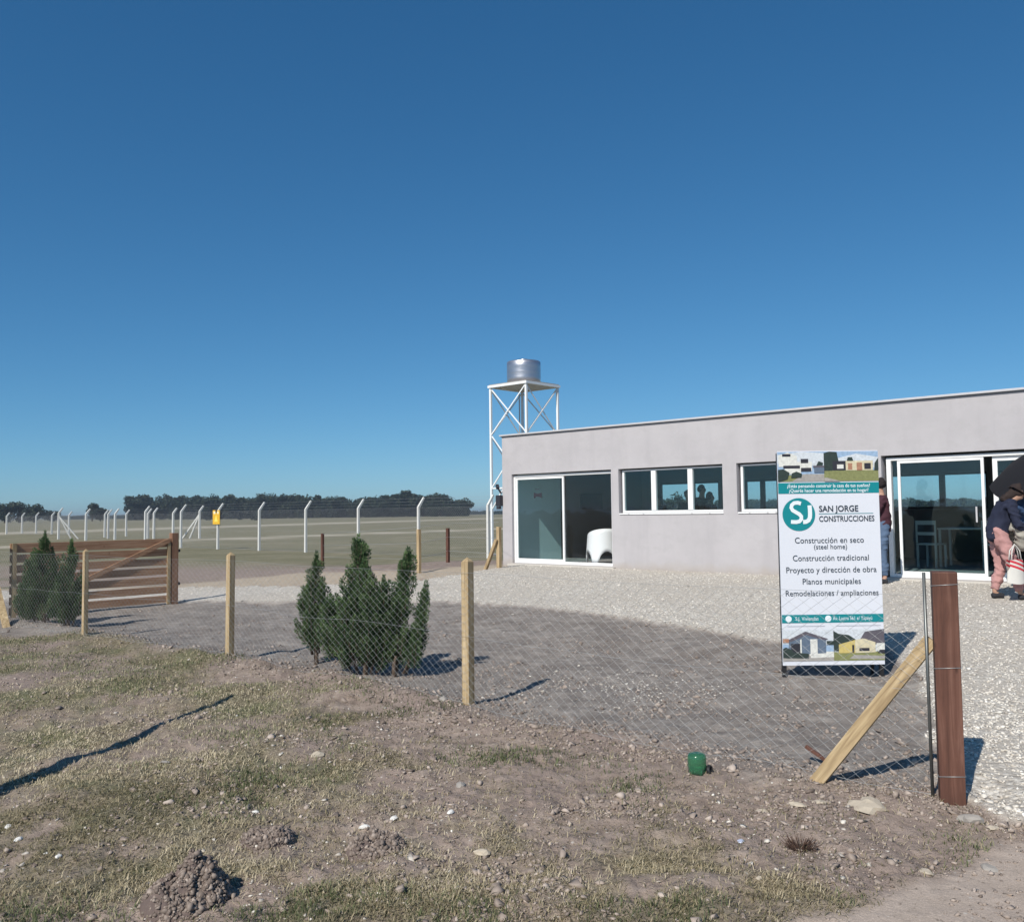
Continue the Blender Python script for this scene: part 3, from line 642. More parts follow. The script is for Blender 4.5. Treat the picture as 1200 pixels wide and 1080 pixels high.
# ------------------------------------------------------------------ near wire fence
def post_local(w, h, w2=None, tip=.04, below=.25):
    m = MB(); m.box((-w/2, -w/2, -below), (w/2, w/2, h-tip)); top = [v for v in m.bm.verts if v.co.z > h-tip-.001]
    m.box((-w/2+.004, -w/2+.004, h-tip), (w/2-.004, w/2-.004, h-tip+.003))
    # pyramid cap
    b = [m.bm.verts.new((sx*(w/2-.002), sy*(w/2-.002), h-tip+.0035)) for sx, sy in ((-1, -1), (1, -1), (1, 1), (-1, 1))]; a = m.bm.verts.new((0, 0, h))
    for i in range(4): m._f([b[i], b[(i+1) % 4], a])
    m._f(b[::-1]); return m
def near_fence():
    PR = ground(1116, 938); P3 = ground(549, 829); P2 = ground(269, 774); P1 = ground(99, 749)
    ang = math.atan2(P1.y-PR.y, P1.x-PR.x); dv = Vector((math.cos(ang), math.sin(ang), 0)); PC = P1+dv*3.42
    f = empty('wire_fence', (PR.x, PR.y, 0), 0, 'low chain-link fence on pale square posts running diagonally across the verge', 'fence'); inv = Vector((PR.x, PR.y, 0))
    tops = []
    for p, hh, w in ((P3, 1.235, .074), (P2, 1.20, .07), (P1, 1.19, .058)):
        z = gz(p.x, p.y); o = post_local(w, hh-z, below=.3).build('post', M_['pine'], f, bevel=.003); o.location = Vector((p.x, p.y, z))-inv; o.rotation_euler = (random.uniform(-.012, .012), random.uniform(-.008, .008), ang+.05)
    z = gz(PC.x, PC.y)
    m = MB(); m.box((-.06, -.06, -.3), (.06, .06, 1.36)); o = m.build('corner_post', M_['stained'], f, bevel=.006); o.location = Vector((PC.x, PC.y, z))-inv; o.rotation_euler = (0, 0, ang); tag(o, 'red-brown corner post at the far left')
    # big stained end post
    z = gz(PR.x, PR.y); m = MB(); m.box((-.064, -.055, -.3), (.064, .055, 1.245-z)); o = m.build('end_post', M_['stained'], f, bevel=.007); o.location = Vector((PR.x, PR.y, z))-inv
    o.rotation_euler = (0, 0, math.radians(-20)); tag(o, 'thick red-brown stained end post')
    # wires wrapped round it
    nl = []
    for zz in (.12, .70, 1.15):
        k = MB(); rr = .064; c, s_ = 1.0, 0.0
        pts = [(.066, .057), (-.066, .057), (-.066, -.057), (.066, -.057), (.066, .057)]
        k.tube([(x*c-y*s_, x*s_+y*c, zz+.01*i) for i, (x, y) in enumerate(pts)], .0018, 6); k.build('wire_tie', M_['galv'], o)
    # tension rod
    rp = ground(1100, 930); rp = PR+(P3-PR).normalized()*.105
    m = MB(); m.tube([(rp.x-inv.x+.004, rp.y-inv.y, gz(rp.x, rp.y)-.02), (rp.x-inv.x, rp.y-inv.y, 1.235)], .009, 10); m.build('tension_rod', M_['rod'], f)
    # struts
    sf = ground(946, 913); zf = gz(sf.x, sf.y); m = MB(); a = Vector((sf.x, sf.y, zf-.06)); b = PR+(P3-PR).normalized()*.09; b = Vector((b.x, b.y, .86))
    bk_ = Vector((NX, NY, 0))*.045; m.box((-.02, -.039, 0), (.02, .039, (b-a).length)); so_ = m.build('strut', M_['pine'], f, bevel=.004); zz_ = (b-a).normalized(); xx_ = Vector((NX, NY, 0)); xx_ = (xx_-zz_*xx_.dot(zz_)).normalized(); mt_ = Matrix((xx_, zz_.cross(xx_), zz_)).transposed().to_4x4(); mt_.translation = a-inv+bk_; so_.matrix_local = mt_
    sf2 = ground(9, 736); b2 = PC+Vector((.0, 0, 0)); m = MB(); m.bar(Vector((sf2.x, sf2.y, -.05))-inv, Vector((b2.x+.05, b2.y-.05, .95))-inv, .09, .05); m.build('strut', M_['pine'], f)
    # mesh and line wires, panel by panel
    q = [PC, P1, P2, P3, PR+(P3-PR).normalized()*.11]; segs = []; lines = []
    for i in range(4):
        off = Vector((-NX, -NY, 0))*.055; a = q[i]+off; b = q[i+1]+off*(.2 if i == 3 else 1)
        zf_ = ZF_((a.x, a.y), (b.x, b.y), .015)
        segs += chain((a.x, a.y), (b.x, b.y), zf_, 1.10, .094, .070, jit=.006)
        for hz in (.02, .58, 1.11):
            for s in range(10):
                u0 = zf_.L*s/10; u1 = zf_.L*(s+1)/10
                def pt(u):
                    w_ = 1-hz/1.1; P = Vector((a.x, a.y, 0)).lerp(Vector((b.x, b.y, 0)), u/zf_.L)
                    return (P.x, P.y, zf_(u)*w_+hz+zf_.top(u)*(1-w_)+.004*math.sin(u*3))
                lines.append((pt(u0), pt(u1)))
    sg = np.array(segs)-np.array([[inv.x, inv.y, 0]]); ln = np.array(lines)-np.array([[inv.x, inv.y, 0]])
    wires_mesh('chain_link', sg, .00082, M_['galv'], f)
    ln = ln.reshape(4, 3, 10, 2, 3)
    for k in range(3): wires_mesh('line_wire', ln[:, k].reshape(-1, 2, 3), .0012, M_['galv'], f, 6)
    return PC
PC = near_fence()
# leaning stake by the strut foot
p = ground(966, 893); m = MB(); m.bar((-.10, .05, .10), (.10, -.06, -.04), .03, .02); o = m.build('wooden_stake', M_['stained'], bevel=.003); o.location = (p.x, p.y, gz(p.x, p.y)); tag(o, 'short red-brown stake lying behind the foot of the fence strut', 'stake')

# ------------------------------------------------------------------ plank gate at the left
def gate():
    a = Vector((-6.21, 16.62, 0)); b = Vector((PC.x+.12, PC.y+.22, 0)); L = (b-a).length; rz = math.atan2(b.y-a.y, b.x-a.x)
    g = empty('plank_gate', a, rz, 'brown horizontal plank gate with a diagonal brace at the left end of the yard', 'gate'); z0 = 0.0
    m = MB(); m.box((-.06, -.06, -.3), (.06, .06, 1.30)); m.build('post', M_['brownz'], g, bevel=.006)
    for k in range(7):
        z = .06+k*.168; m = MB(); m.bar((.065, .02, z+.055), (L-.08, .02, z+.055), .028, .125 if k < 6 else .15); m.build('plank', M_['brown'], g, bevel=.004)
    m = MB(); m.bar((.12, .055, 1.17), (2.3, .055, .25), .03, .08); m.build('diagonal_brace', M_['pine'] if False else M_['brown'], g)
    m = MB(); m.box((.09, .036, .02), (.15, .062, 1.12)); m.build('stile', M_['pine'], g)
    m = MB(); m.box((L-.17, .036, .02), (L-.10, .062, 1.2)); m.build('stile', M_['pine'], g)
    for zz in (.35, .95):
        m = MB(); m.box((-.11, -.012, zz), (-.062, .03, zz+.05)); m.build('hinge', M_['black'], g)
gate()

# ------------------------------------------------------------------ rear wooden post and wire fence
def rear_fence():
    f = empty('post_and_wire_fence', (ground(491, 671).x, ground(491, 671).y, 0), 0, 'low brown post and wire fence behind the gravel, left of the building', 'fence'); inv = f.location.copy(); q = []
    for px, b, t, w, mt in ((378, 664, 625, .075, 'stained'), (491, 671, 620, .075, 'pine'), (525, 659, 619, .075, 'stained'), (585, 667, 619.5, .085, 'pine')):
        p = ground(px, b); h = (b-t)/1060*p.y; z = gz(p.x, p.y); m = MB(); m.box((-w/2, -w/2, -.3), (w/2, w/2, h)); o = m.build('post', M_[mt], f, bevel=.005); o.location = Vector((p.x, p.y, z))-inv; o.rotation_euler = (0, 0, TH); q.append(Vector((p.x, p.y, z)))
    p = ground(568, 667); m = MB(); m.bar(Vector((p.x, p.y, p.z-.05))-inv, q[3]-inv+Vector((-.05, -.05, .62)), .09, .06); m.build('strut', M_['pine'], f)
    ln = []
    order = [q[0], q[2], q[3]]
    for a, b in ((q[0], q[1]), (q[1], q[2]), (q[2], q[3])):
        for hz in (.3, .65, 1.0): ln.append((tuple(a+Vector((0, 0, hz))-inv), tuple(b+Vector((0, 0, hz))-inv)))
    for k_ in range(3): wires_mesh('wire', [ln[k_], ln[3+k_], ln[6+k_]], .003, M_['galvfar'], f)
rear_fence()

# ------------------------------------------------------------------ concrete perimeter fences
def cpost(parent, inv, x, y, h, w=.10, bend=(NX, NY)):
    m = MB(); m.bar((0, 0, -.3), (0, 0, h*.84), w, w, w2=w*.85)
    m.bar((0, 0, h*.84-.02), (bend[0]*h*.125, bend[1]*h*.125, h), w*.85, w*.85, w2=w*.65)
    o = m.build('post', M_['concrete'], parent); o.location = Vector((x, y, gz(x, y)))-inv; return o
def perimeter():
    a = Vector((-.86, 31.6, 0)); f = empty('perimeter_fence', a, 0, 'tall chain-link perimeter fence on white bent-top posts ending behind the tower', 'fence')
    pos = [a+Vector((-EX, -EY, 0))*3.62*k for k in range(7)]
    for p in pos: cpost(f, a, p.x, p.y, 2.2, .10)
    def net(p, q, parent, inv, h=1.8, r=.0019, pw=.11):
        class Z0:
            L = (q-p).length
            def __call__(s, u): return 0.02
            def top(s, u): return 0.02
        z = Z0()
        sg = np.array(chain((p.x, p.y), (q.x, q.y), z, h, pw, pw))-np.array([[inv.x, inv.y, 0]]); wires_mesh('chain_link', sg, r, M_['galvfar'], parent, 3)
        ln = [((p.x, p.y, hz), (q.x, q.y, hz)) for hz in (.05, .9, 1.82)]
        for k in range(3): o = Vector((NX, NY, 0))*(.09+.09*k); ln.append(((p.x+o.x, p.y+o.y, 1.93+k*.12), (q.x+o.x, q.y+o.y, 1.93+k*.12)))
        ln = np.array(ln)-np.array([[inv.x, inv.y, 0]]); 
        for k_ in range(len(ln)): wires_mesh('barbed_wire', ln[k_:k_+1], .0022, M_['galvfar'], parent, 3)
    net(pos[0], pos[-1], f, a)
    # second run, far left
    def at(px, hpx, h=2.2):
        Z = h*1060/hpx; d = ray(px, 600); return Vector((d.x/d.y*Z, Z, 0))
    c = at(234, 38, 2.35); f2 = empty('perimeter_fence', c, 0, 'farther perimeter fence with braced white corner posts, left of the yellow sign', 'fence')
    pts = [(234, 38, 2.35), (203, 36, 2.2), (180.5, 36, 2.25), (170.5, 39, 2.35), (135, 36, 2.2), (101, 37, 2.2), (69, 36.5, 2.35)]
    P = [at(*q) for q in pts]
    for p, q in zip(P, pts): cpost(f2, c, p.x, p.y, q[2], .14)
    for p, dx in ((P[0], -1), (P[-1], 1)):
        for k in (1.0, .6):
            m = MB(); m.bar(p-c+Vector((0, 0, 1.75)), p-c+Vector((dx*1.35*k, .3, 0)), .09); m.build('brace', M_['concrete'], f2)
    net(P[-1], P[0], f2, c, r=.0045, pw=.16)
    c = at(8, 26); f3 = empty('perimeter_fence', c, 0, 'most distant perimeter fence of thin white bent-top posts at the far left edge', 'fence')
    far = [(8, 25), (26, 24), (42.5, 24.5), (61, 26), (81, 27)]
    Q = [at(*q) for q in far]
    for p in Q: cpost(f3, c, p.x, p.y, 2.2, .15)
    net(Q[0], Q[-1], f3, c, r=.005, pw=.2)
    c = at(127, 34); f4 = empty('perimeter_fence', c, 0, 'middle-distance group of white bent-top fence posts seen above the plank gate', 'fence')
    for q in ((123, 32), (127, 34), (148, 31), (173.5, 35)):
        p = at(*q); cpost(f4, c, p.x, p.y, 2.2, .13)
    # yellow sign on the second post from the left of the near run
    p = pos[5]; w = .58
    s = empty('warning_sign', (p.x-.06*NX, p.y-.06*NY, 1.2), TH, 'yellow square sign fixed high on a white fence post', 'sign')
    m = MB(); m.box((-w/2-.03, -.04, 0), (w/2+.03, -.015, .68)); m.build('panel', M_['yellow'], s, bevel=.006)
    m = MB(); m.flat([(-.17, .12), (.17, .12), (0, .46)], -.043); m.build('triangle_mark', simple('pale_yellow', (.85, .66, .12), .5), s)
    m = MB(); m.flat([(-.24, .5), (-.06, .5), (-.06, .62), (-.24, .62)], -.043); m.flat([(.08, .5), (.24, .5), (.24, .62), (.08, .62)], -.043); m.build('corner_mark', simple('cream_mark', (.8, .72, .5), .5), s)
    m = MB(); m.box((-.05, -.05, .56), (.07, -.0425, .72)); m.build('clamp', M_['dark'], s)
perimeter()

# ------------------------------------------------------------------ trees
def leaf_cloud(centers, rad, n, size, rngl, elong=1.0):
    """n leaf quads spread in ellipsoid clumps"""
    k = rngl.integers(0, len(centers), n); c = centers[k]; v = rngl.normal(0, 1, (n, 3)); v /= np.linalg.norm(v, axis=1)[:, None]
    rr = rngl.random(n)**(.45); p = c+v*rr[:, None]*rad[k]
    a = rngl.normal(0, 1, (n, 3)); a /= np.linalg.norm(a, axis=1)[:, None]; b = np.cross(a, rngl.normal(0, 1, (n, 3))); b /= np.linalg.norm(b, axis=1)[:, None]
    s = size*rngl.uniform(.6, 1.4, n)[:, None]
    V = np.stack([p-a*s*elong, p+b*s*.6, p+a*s*elong, p-b*s*.6], 1).reshape(-1, 3); F = (np.arange(n)*4)[:, None]+np.array([[0, 1, 2, 3]])
    tone = np.clip(.45+.35*v[:, 2]*rr+rngl.normal(0, .15, n), 0, 1)
    return V, F, np.repeat(tone, 4)
def crown_pts(h, w, rngl, n=16, base=.25):
    c = []; r = []
    for _ in range(n):
        z = rngl.uniform(base, .93); wr = w*.5*math.sin(math.pi*min(1, max(.12, (1-z)*1.15+.1)))**.7; a = rngl.uniform(0, 6.28); q = wr*rngl.random()**.5*.8
        c.append((q*math.cos(a), q*math.sin(a), z*h)); rr = w*rngl.uniform(.16, .28); r.append((rr, rr, rr*.8))
    return np.array(c), np.array(r)
def tree(name, px, Y, h, w, label, seed, n=2600, lsz=.35, group=None):
    rl = np.random.default_rng(seed); d = ray(px, 600); x = d.x/d.y*Y
    t = empty(name, (x, Y, 0), 0, label, 'tree', group); c, r = crown_pts(h, w, rl)
    V, F, tn = leaf_cloud(c, r, n, lsz, rl); mesh_np('crown', V, F, M_['wood'], t, {'tone': tn})
    m = MB(); m.tube([(0, 0, -.3), (.1, 0, h*.3), (0, .1, h*.7)], [w*.05, w*.035, w*.015], 7)
    for k in range(5):
        a = k*1.3; m.tube([(0, 0, h*(.25+.08*k)), (math.cos(a)*w*.2, math.sin(a)*w*.2, h*(.45+.08*k)), (math.cos(a)*w*.33, math.sin(a)*w*.33, h*(.55+.07*k))], [w*.02, w*.014, w*.006], 5)
    m.build('trunk', M_['bark'], t)
tree('broadleaf_tree', 6, 330, 6.4, 9, 'dark rounded tree at the far left edge of the horizon', 11)
tree('broadleaf_tree', 23, 335, 7.0, 10, 'dark broad tree, middle of the clump at the far left horizon', 12)
tree('broadleaf_tree', 40, 330, 5.9, 8, 'dark tree at the right end of the far left clump', 13)
tree('broadleaf_tree', 60, 420, 4.4, 8, 'low dark tree just right of the far left clump', 14)
tree('broadleaf_tree', 108, 380, 7.9, 6.5, 'taller lone dark tree on the horizon above the plank gate', 15)
tree('broadleaf_tree', 118, 385, 5.4, 6, 'shorter tree leaning against the lone dark horizon tree', 16)
def wood(name, spans, label, seed):
    rl = np.random.default_rng(seed); Vs, Fs, Ts = [], [], []; o = 0
    for (px, top, w, Y) in spans:
        d = ray(px, 600); x = d.x/d.y*Y; h = (float(607-.0123*px)-top)/1060*Y+1.6
        c, r = crown_pts(h, w, rl, 14, .12); c = c+np.array([x, Y, 0]); V, F, tn = leaf_cloud(c, r, 1500, .5, rl); Vs.append(V); Fs.append(F+o); Ts.append(tn); o += len(V)
    ob = mesh_np(name, np.vstack(Vs), np.vstack(Fs), M_['wood'], None, {'tone': np.concatenate(Ts)}); tag(ob, label, 'wood', kind='stuff'); return ob
rl = np.random.default_rng(5); sp = []
for px in np.arange(152, 546, 4.6):
    top = 580+1.6*math.sin(px*.05)+rl.normal(0, 2.3)+(4 if px > 520 else 0)+(2 if 225 < px < 260 else 0)
    for row in range(2): sp.append((px+rl.uniform(-2, 2), top+row*5+rl.uniform(0, 3), rl.uniform(8, 12), 460+rl.uniform(-10, 30)-row*8))
wood('far_wood', sp, 'dark wood along the horizon behind the perimeter fence', 6)
sp = [(px, 603+rl.normal(0, .6)-px*.0123+4.2, 14, 900+rl.uniform(-20, 20)) for px in list(np.arange(62, 150, 4))+list(np.arange(545, 600, 6))]
wood('distant_hedge', sp, 'low dark hedge line on the far horizon', 8)
sp = [(px, 589.5-(px-800)*.0123+rl.normal(0, 2.2), rl.uniform(6, 10), 400+rl.uniform(-20, 30)) for px in np.arange(700, 1290, 7.5)]
wood('rear_wood', sp, 'tree line seen through the windows of the building', 9)
tree('young_tree', 794, 62, 2.7, 2.0, 'small young tree seen through the middle window pane', 21, 900, .09)
# low dark scrub on the pasture
for px, py, w, lb in ((243, 609.5, 2.3, 'dark low scrub clump just left of the yellow sign post'), (281, 609, 1.8, 'dark low scrub clump midway between the yellow sign and the next post'), (299, 609.5, 2.1, 'thin dark scrub clump against the post right of the yellow sign')):
    p = ground(px, py); rl2 = np.random.default_rng(int(px)); c = np.column_stack([rl2.uniform(-w/2, w/2, 7), rl2.uniform(-.5, .5, 7), rl2.uniform(.2, .5, 7)]); V, F, tn = leaf_cloud(c, np.full((7, 3), .38), 900, .09, rl2)
    o = mesh_np('scrub', V, F, M_['wood'], None, {'tone': tn*.5}); o.location = (p.x, p.y, 0); tag(o, lb, 'shrub', 'scrub clumps on the pasture')

# ------------------------------------------------------------------ conifers by the fence
def conifer(px, py, plumes, label, seed, stem=True):
    """plumes: (dx, dy, base z, tip z, lean x, radius); each plume is a bundle of steep feathery branches"""
    rl = np.random.default_rng(seed); p = ground(px, py); z0 = gz(p.x, p.y)
    t = empty('conifer_shrub', (p.x, p.y, z0), 0, label, 'conifer shrub', 'columnar conifer shrubs inside the wire fence'); Vs, Fs, Ts = [], [], []; o = 0
    stm = MB(); stm.tube([(0, 0, -.1), (0, 0, .12), (plumes[0][0]*.6, 0, plumes[0][2]+.15)], [.028, .022, .014], 7)
    for (dx, dy, zb, zt, lx, rad) in plumes:
        h = zt-zb; nb = int(64*h*(rad/.16)**1.3)+7; br = []
        for q in range(nb):
            u = rl.random()**1.15*.86 if q > 2 else .45+.1*q; a = rl.uniform(0, 6.283)
            pr = rad*np.interp(u, [0, .12, .35, .6, .82, 1], [.75, 1.0, 1.0, .74, .4, .1])*rl.uniform(.35, 1.25)
            ln = rl.uniform(.16, .34)*(1-.72*u) if q > 2 else h*(1.0-u)
            s0 = np.array([dx+lx*u+math.cos(a)*pr*.35, dy+math.sin(a)*pr*.35, zb+h*u]); mid = s0+np.array([math.cos(a)*pr*.5, math.sin(a)*pr*.5, ln*.4]); tip = mid+np.array([math.cos(a)*pr*.15, math.sin(a)*pr*.15, ln*.6])
            if q <= 2: s0 = np.array([dx+lx*u, dy, zb+h*u]); mid = s0+[.01*q, 0, ln*.5]; tip = np.array([dx+lx, dy, zt-.05*q])
            br.append((s0, mid, tip, rl.uniform(.03, .058), rl.normal(0, .15)))
            stm.tube([tuple(s0), tuple(mid), tuple(tip)], [.005, .0035, .0015], 4)
        for (s0, mid, tip, fr, bt) in br:
            n = int(150*np.linalg.norm(tip-s0)/.25*(fr/.04)); tt = rl.random(n)**.85
            c = (1-tt)[:, None]**2*s0+2*(tt*(1-tt))[:, None]*mid+(tt**2)[:, None]*tip
            ax = (tip-s0)/np.linalg.norm(tip-s0); v = rl.normal(0, 1, (n, 3)); v -= (v@ax)[:, None]*ax; v /= np.linalg.norm(v, axis=1)[:, None]
            q = np.sqrt(rl.random(n)); w_ = fr*np.interp(tt, [0, .3, .7, 1], [.7, 1, .75, .15])
            base = c+v*(q*w_)[:, None]; dr = ax*rl.uniform(.6, 1.4, n)[:, None]+v*rl.uniform(.2, 1, n)[:, None]; dr /= np.linalg.norm(dr, axis=1)[:, None]
            ll = rl.uniform(.016, .036, n)[:, None]; wv = np.cross(dr, rl.normal(0, 1, (n, 3))); wv /= np.linalg.norm(wv, axis=1)[:, None]; wv *= .0052
            V = np.stack([base-wv*.6, base+dr*ll*.5+wv, base+dr*ll, base+dr*ll*.5-wv], 1).reshape(-1, 3); F = (np.arange(n)*4)[:, None]+np.array([[0, 1, 2, 3]])+o
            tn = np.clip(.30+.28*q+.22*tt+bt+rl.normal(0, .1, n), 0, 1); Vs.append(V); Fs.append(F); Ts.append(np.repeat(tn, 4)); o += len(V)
        stm.tube([(dx*.5, dy*.5, max(.02, zb-.1)), (dx+lx*.3, dy, zb+h*.4), (dx+lx*.9, dy, zb+h*.92)], [.016, .011, .003], 6)
    mesh_np('crown', np.vstack(Vs), np.vstack(Fs), M_['conifer'], t, {'tone': np.concatenate(Ts)}); stm.build('trunk', M_['bark'], t)
# heights from the picture: metres at ~9 m distance (1 px = 8.6 mm)
conifer(371, 776, [(-.03, 0, .14, 1.22, .03, .13), (-.10, .03, .2, .86, -.01, .12), (.05, -.02, .22, .92, .01, .11)], 'narrow dark green conifer at the left of the fence-side group', 31)
conifer(428, 792, [(-.02, .05, .03, .95, -.04, .23), (-.10, .1, .5, 1.38, .02, .17), (-.30, .1, .12, .78, -.06, .18), (-.14, -.05, .04, .80, -.06, .19), (.12, -.05, .03, .98, .08, .20), (.0, 0, .3, 1.15, .0, .11), (.22, .0, .05, .7, .06, .13), (.04, -.08, .1, 1.02, .02, .13), (-.02, .1, .2, 1.05, .05, .14)], 'broad bushy conifer with a tall central plume behind the fence mesh', 32)
conifer(462, 794, [(.03, .05, .05, 1.0, .06, .13), (.06, .08, .5, 1.25, .08, .11), (.22, .05, .12, .92, .10, .06), (.17, 0, .06, .55, .1, .10)], 'looser conifer at the right of the group, in front of the rear post', 33)
conifer(52, 733, [(-.06, 0, .03, 1.36, .05, .20), (-.2, .05, .03, .95, -.06, .17), (.08, .05, .05, 1.0, .02, .15), (-.3, .05, .03, .55, -.06, .14)], 'dense dark conifer in front of the plank gate, left of its pair', 34)
conifer(80, 737, [(0, 0, .03, 1.26, .03, .16), (.10, .05, .03, .75, .06, .14), (-.1, .0, .03, .8, -.03, .14)], 'slimmer conifer beside the first pale fence post, right of its pair', 35)

# ------------------------------------------------------------------ banner sign
def banner():
    p = (ground(919, 797)+ground(1035, 793))/2; p.z = 0
    d0, d1 = pix(911, 530, 8.7), pix(1028, 527, 8.7); Yb = p.y
    w = 1.0*(118/118.0); zb = .135; zt = pix(969, 528, Yb).z; hh = zt-zb
    xc = (pix(911.5, 560, Yb).x+pix(1029.5, 560, Yb).x)/2
    s = empty('advertising_board', (xc, Yb, 0), R_(.6), 'tall white advertising board with a teal round logo standing in the yard', 'sign'); w = pix(1030.2, 560, Yb).x-pix(911.8, 560, Yb).x
    x0 = -w/2; T = {}
    white = simple('banner_vinyl', (.66, .68, .74), .45, var=.02); teal = simple('banner_teal', (.008, .22, .25), .45, var=.04); ink = simple('banner_ink', (.035, .05, .07), .5); wt = simple('banner_white_print', (.72, .78, .82), .45, var=.02)
    m = MB(); m.box((x0, 0, zb), (x0+w, .018, zt)); m.build('panel', white, s, bevel=.002)
    m = MB()
    for x in (x0+.02, x0+w-.02): m.box((x-.018, .02, -.1), (x+.018, .056, zt-.02))
    m.box((x0+.04, .02, zt-.06), (x0+w-.04, .05, zt-.025)); m.box((x0+.04, .02, zb+.02), (x0+w-.04, .05, zb+.055)); m.box((x0+.04, .02, 1.1), (x0+w-.04, .05, 1.13)); m.build('frame', M_['black'], s)
    for x in (x0+.06, x0+w-.04): m = MB(); m.bar((x, .22, -.05), (x, .06, .9), .025, .025); m.build('back_stay', M_['black'], s)
    Ht = zt-zb
    def X(u): return x0+u*w
    def Z(v): return zt-v*Ht
    # v measured from photo: rows in px of 250
    def V(py): return (py-528.5)/(778.-528.5)
    def UX(px, py=0): return (px-(911.5+(V(py)*5.5 if py else 0)))/118.6
    def quad(m, a, b, c, d, y): m.flat([(X(a), Z(d)), (X(b), Z(d)), (X(b), Z(c)), (X(a), Z(c))], y)
    m = MB(); quad(m, 0.0, 1., V(566), V(578.5), -.003); m.build('teal_band', teal, s); m = MB(); quad(m, .0, 1., V(719.5), V(729), -.003); m.build('teal_band', teal, s)
    # logo disc
    m = MB(); cx, cz, r = UX(936.5, 603), V(603), .158
    cxw, czw = X(cx), Z(cz); R2 = 19.2/118.6*w
    pts = []
    for k in range(48): a = 2*math.pi*k/48; pts.append((cxw+R2*math.cos(a), czw+R2*math.sin(a)))
    m.flat(pts, -.003); lg = m.build('logo_disc', teal, s)
    def text(txt, x, z, size, mat, y=-.0045, align='CENTER', name='lettering', sx=1.0, bold=0, parent=s, font_space=1.0):
        c = bpy.data.curves.new(name, 'FONT'); c.body = txt; c.size = size; c.align_x = align; c.align_y = 'CENTER'; c.offset = bold; c.space_character = font_space; c.resolution_u = 3
        o = bpy.data.objects.new(name, c); COL.objects.link(o); dg = bpy.context.evaluated_depsgraph_get(); dg.update()
        me = bpy.data.meshes.new_from_object(o.evaluated_get(dg)); bpy.data.objects.remove(o); bpy.data.curves.remove(c)
        me.materials.clear(); me.materials.append(mat)
        me.transform(Matrix.Translation((x, y, z)) @ Matrix.Rotation(R_(90), 4, 'X') @ Matrix.Scale(sx, 4, (1, 0, 0)))
        q = bpy.data.objects.new(name, me); COL.objects.link(q); q.parent = parent; return q
    # S and J drawn as thick strokes
    def stroke(pts, wd, mat, name, y=-.0065):
        m = MB(); L = []; Rr = []
        for i, q in enumerate(pts):
            a = Vector(pts[max(0, i-1)]); b = Vector(pts[min(len(pts)-1, i+1)]); d = (b-a).normalized(); nn = Vector((-d.y, d.x))*wd/2; q = Vector(q); L.append(q+nn); Rr.append(q-nn)
        for i in range(len(pts)-1): m.flat([tuple(L[i]), tuple(L[i+1]), tuple(Rr[i+1]), tuple(Rr[i])], y)
        return m.build(name, mat, s)
    k = R2
    def sp(pts): return [(cxw+a*k, czw+b*k) for a, b in pts]
    Sp = [(.14, .66), (-.05, .72), (-.28, .70), (-.42, .58), (-.46, .42), (-.38, .26), (-.18, .14), (.02, .02), (.14, -.12), (.14, -.28), (.02, -.42), (-.18, -.46), (-.5, -.44)]
    stroke(sp(Sp), k*.23, wt, 'logo_letter')
    Jp = [(.66, .55), (.68, .3), (.68, .0), (.66, -.2), (.58, -.36), (.42, -.45), (.24, -.46)]
    stroke(sp(Jp), k*.25, wt, 'logo_letter')
    text('SAN JORGE', X(UX(960, 597)), Z(V(597)), .080, ink, align='LEFT', bold=.0015, sx=.92)
    text('CONSTRUCCIONES', X(UX(960, 609)), Z(V(608.8)), .074, ink, align='LEFT', bold=.001, sx=.80)
    m = MB(); quad(m, UX(960, 603), UX(1024, 603), V(602.2), V(602.8), -.003); m.build('rule_line', teal, s)
    for i, (t, py, sz, sx) in enumerate((('Construcción en seco', 633.6, .078, .95), ('(steel home)', 641.2, .066, .95), ('Construcción tradicional', 654.3, .078, .93), ('Proyecto y dirección de obra', 668, .078, .93), ('Planos municipales', 681.5, .078, .95), ('Remodelaciones / ampliaciones', 695, .076, .925))):
        text(t, X(.5 if i else .49), Z(V(py)), sz, ink, sx=sx)
    text('¿Estás pensando construir la casa de tus sueños?', X(.5), Z(V(569.8)), .046, wt, sx=.88, bold=.0006); text('¿Querés hacer una remodelación en tu hogar?', X(.5), Z(V(575.3)), .046, wt, sx=.88, bold=.0006)
    text('S.J. Viviendas', X(.13), Z(V(724.3)), .05, wt, align='LEFT', sx=.85); text('Av. Lastra 561 e/ Yapeyú', X(.5), Z(V(724.3)), .05, wt, align='LEFT', sx=.74)
    for u in (.065, .455):
        m = MB(); pts = [(X(u)+.03*math.cos(a*.5236), Z(V(724.3))+.03*math.sin(a*.5236)) for a in range(12)]; m.flat(pts, -.0045); m.build('contact_icon', wt, s)
    fpm = simple('fine_print_grey', (.42, .44, .50), .5)
    for ua, ub in ((.05, .42), (.53, .97)): m = MB(); quad(m, ua, ub, V(732.5), V(733.2), -.003); m.build('fine_print', fpm, s)
    # the four printed house photographs: flat colour shapes
    def c(nm, col): return simple('print_'+nm, col, .45, var=.38, scale=38)
    cols = [c('sky', (.30, .42, .58)), c('cloud', (.58, .62, .66)), c('dark', (.035, .035, .045)), c('lawn', (.22, .23, .10)), c('paving', (.34, .32, .30)), c('wallwhite', (.66, .66, .62)), c('terracotta', (.38, .20, .13)), c('tree', (.035, .05, .045)), c('yellow', (.55, .44, .16)), c('roof', (.11, .10, .12)), c('bluegrey', (.12, .16, .22)), c('cream', (.60, .54, .38))]
    def photo(name, u0, u1, p0, p1, shapes):
        m = MB(); y = -.003
        for k, (mi, pts) in enumerate(shapes):
            m.mi = mi; m.flat([(X(u0+(u1-u0)*a), Z(V(p1+(p0-p1)*b))) for a, b in pts], y-.0006*k)
        m.build(name, cols, s)
    def rc(a, b, c_, d): return [(a, c_), (b, c_), (b, d), (a, d)]
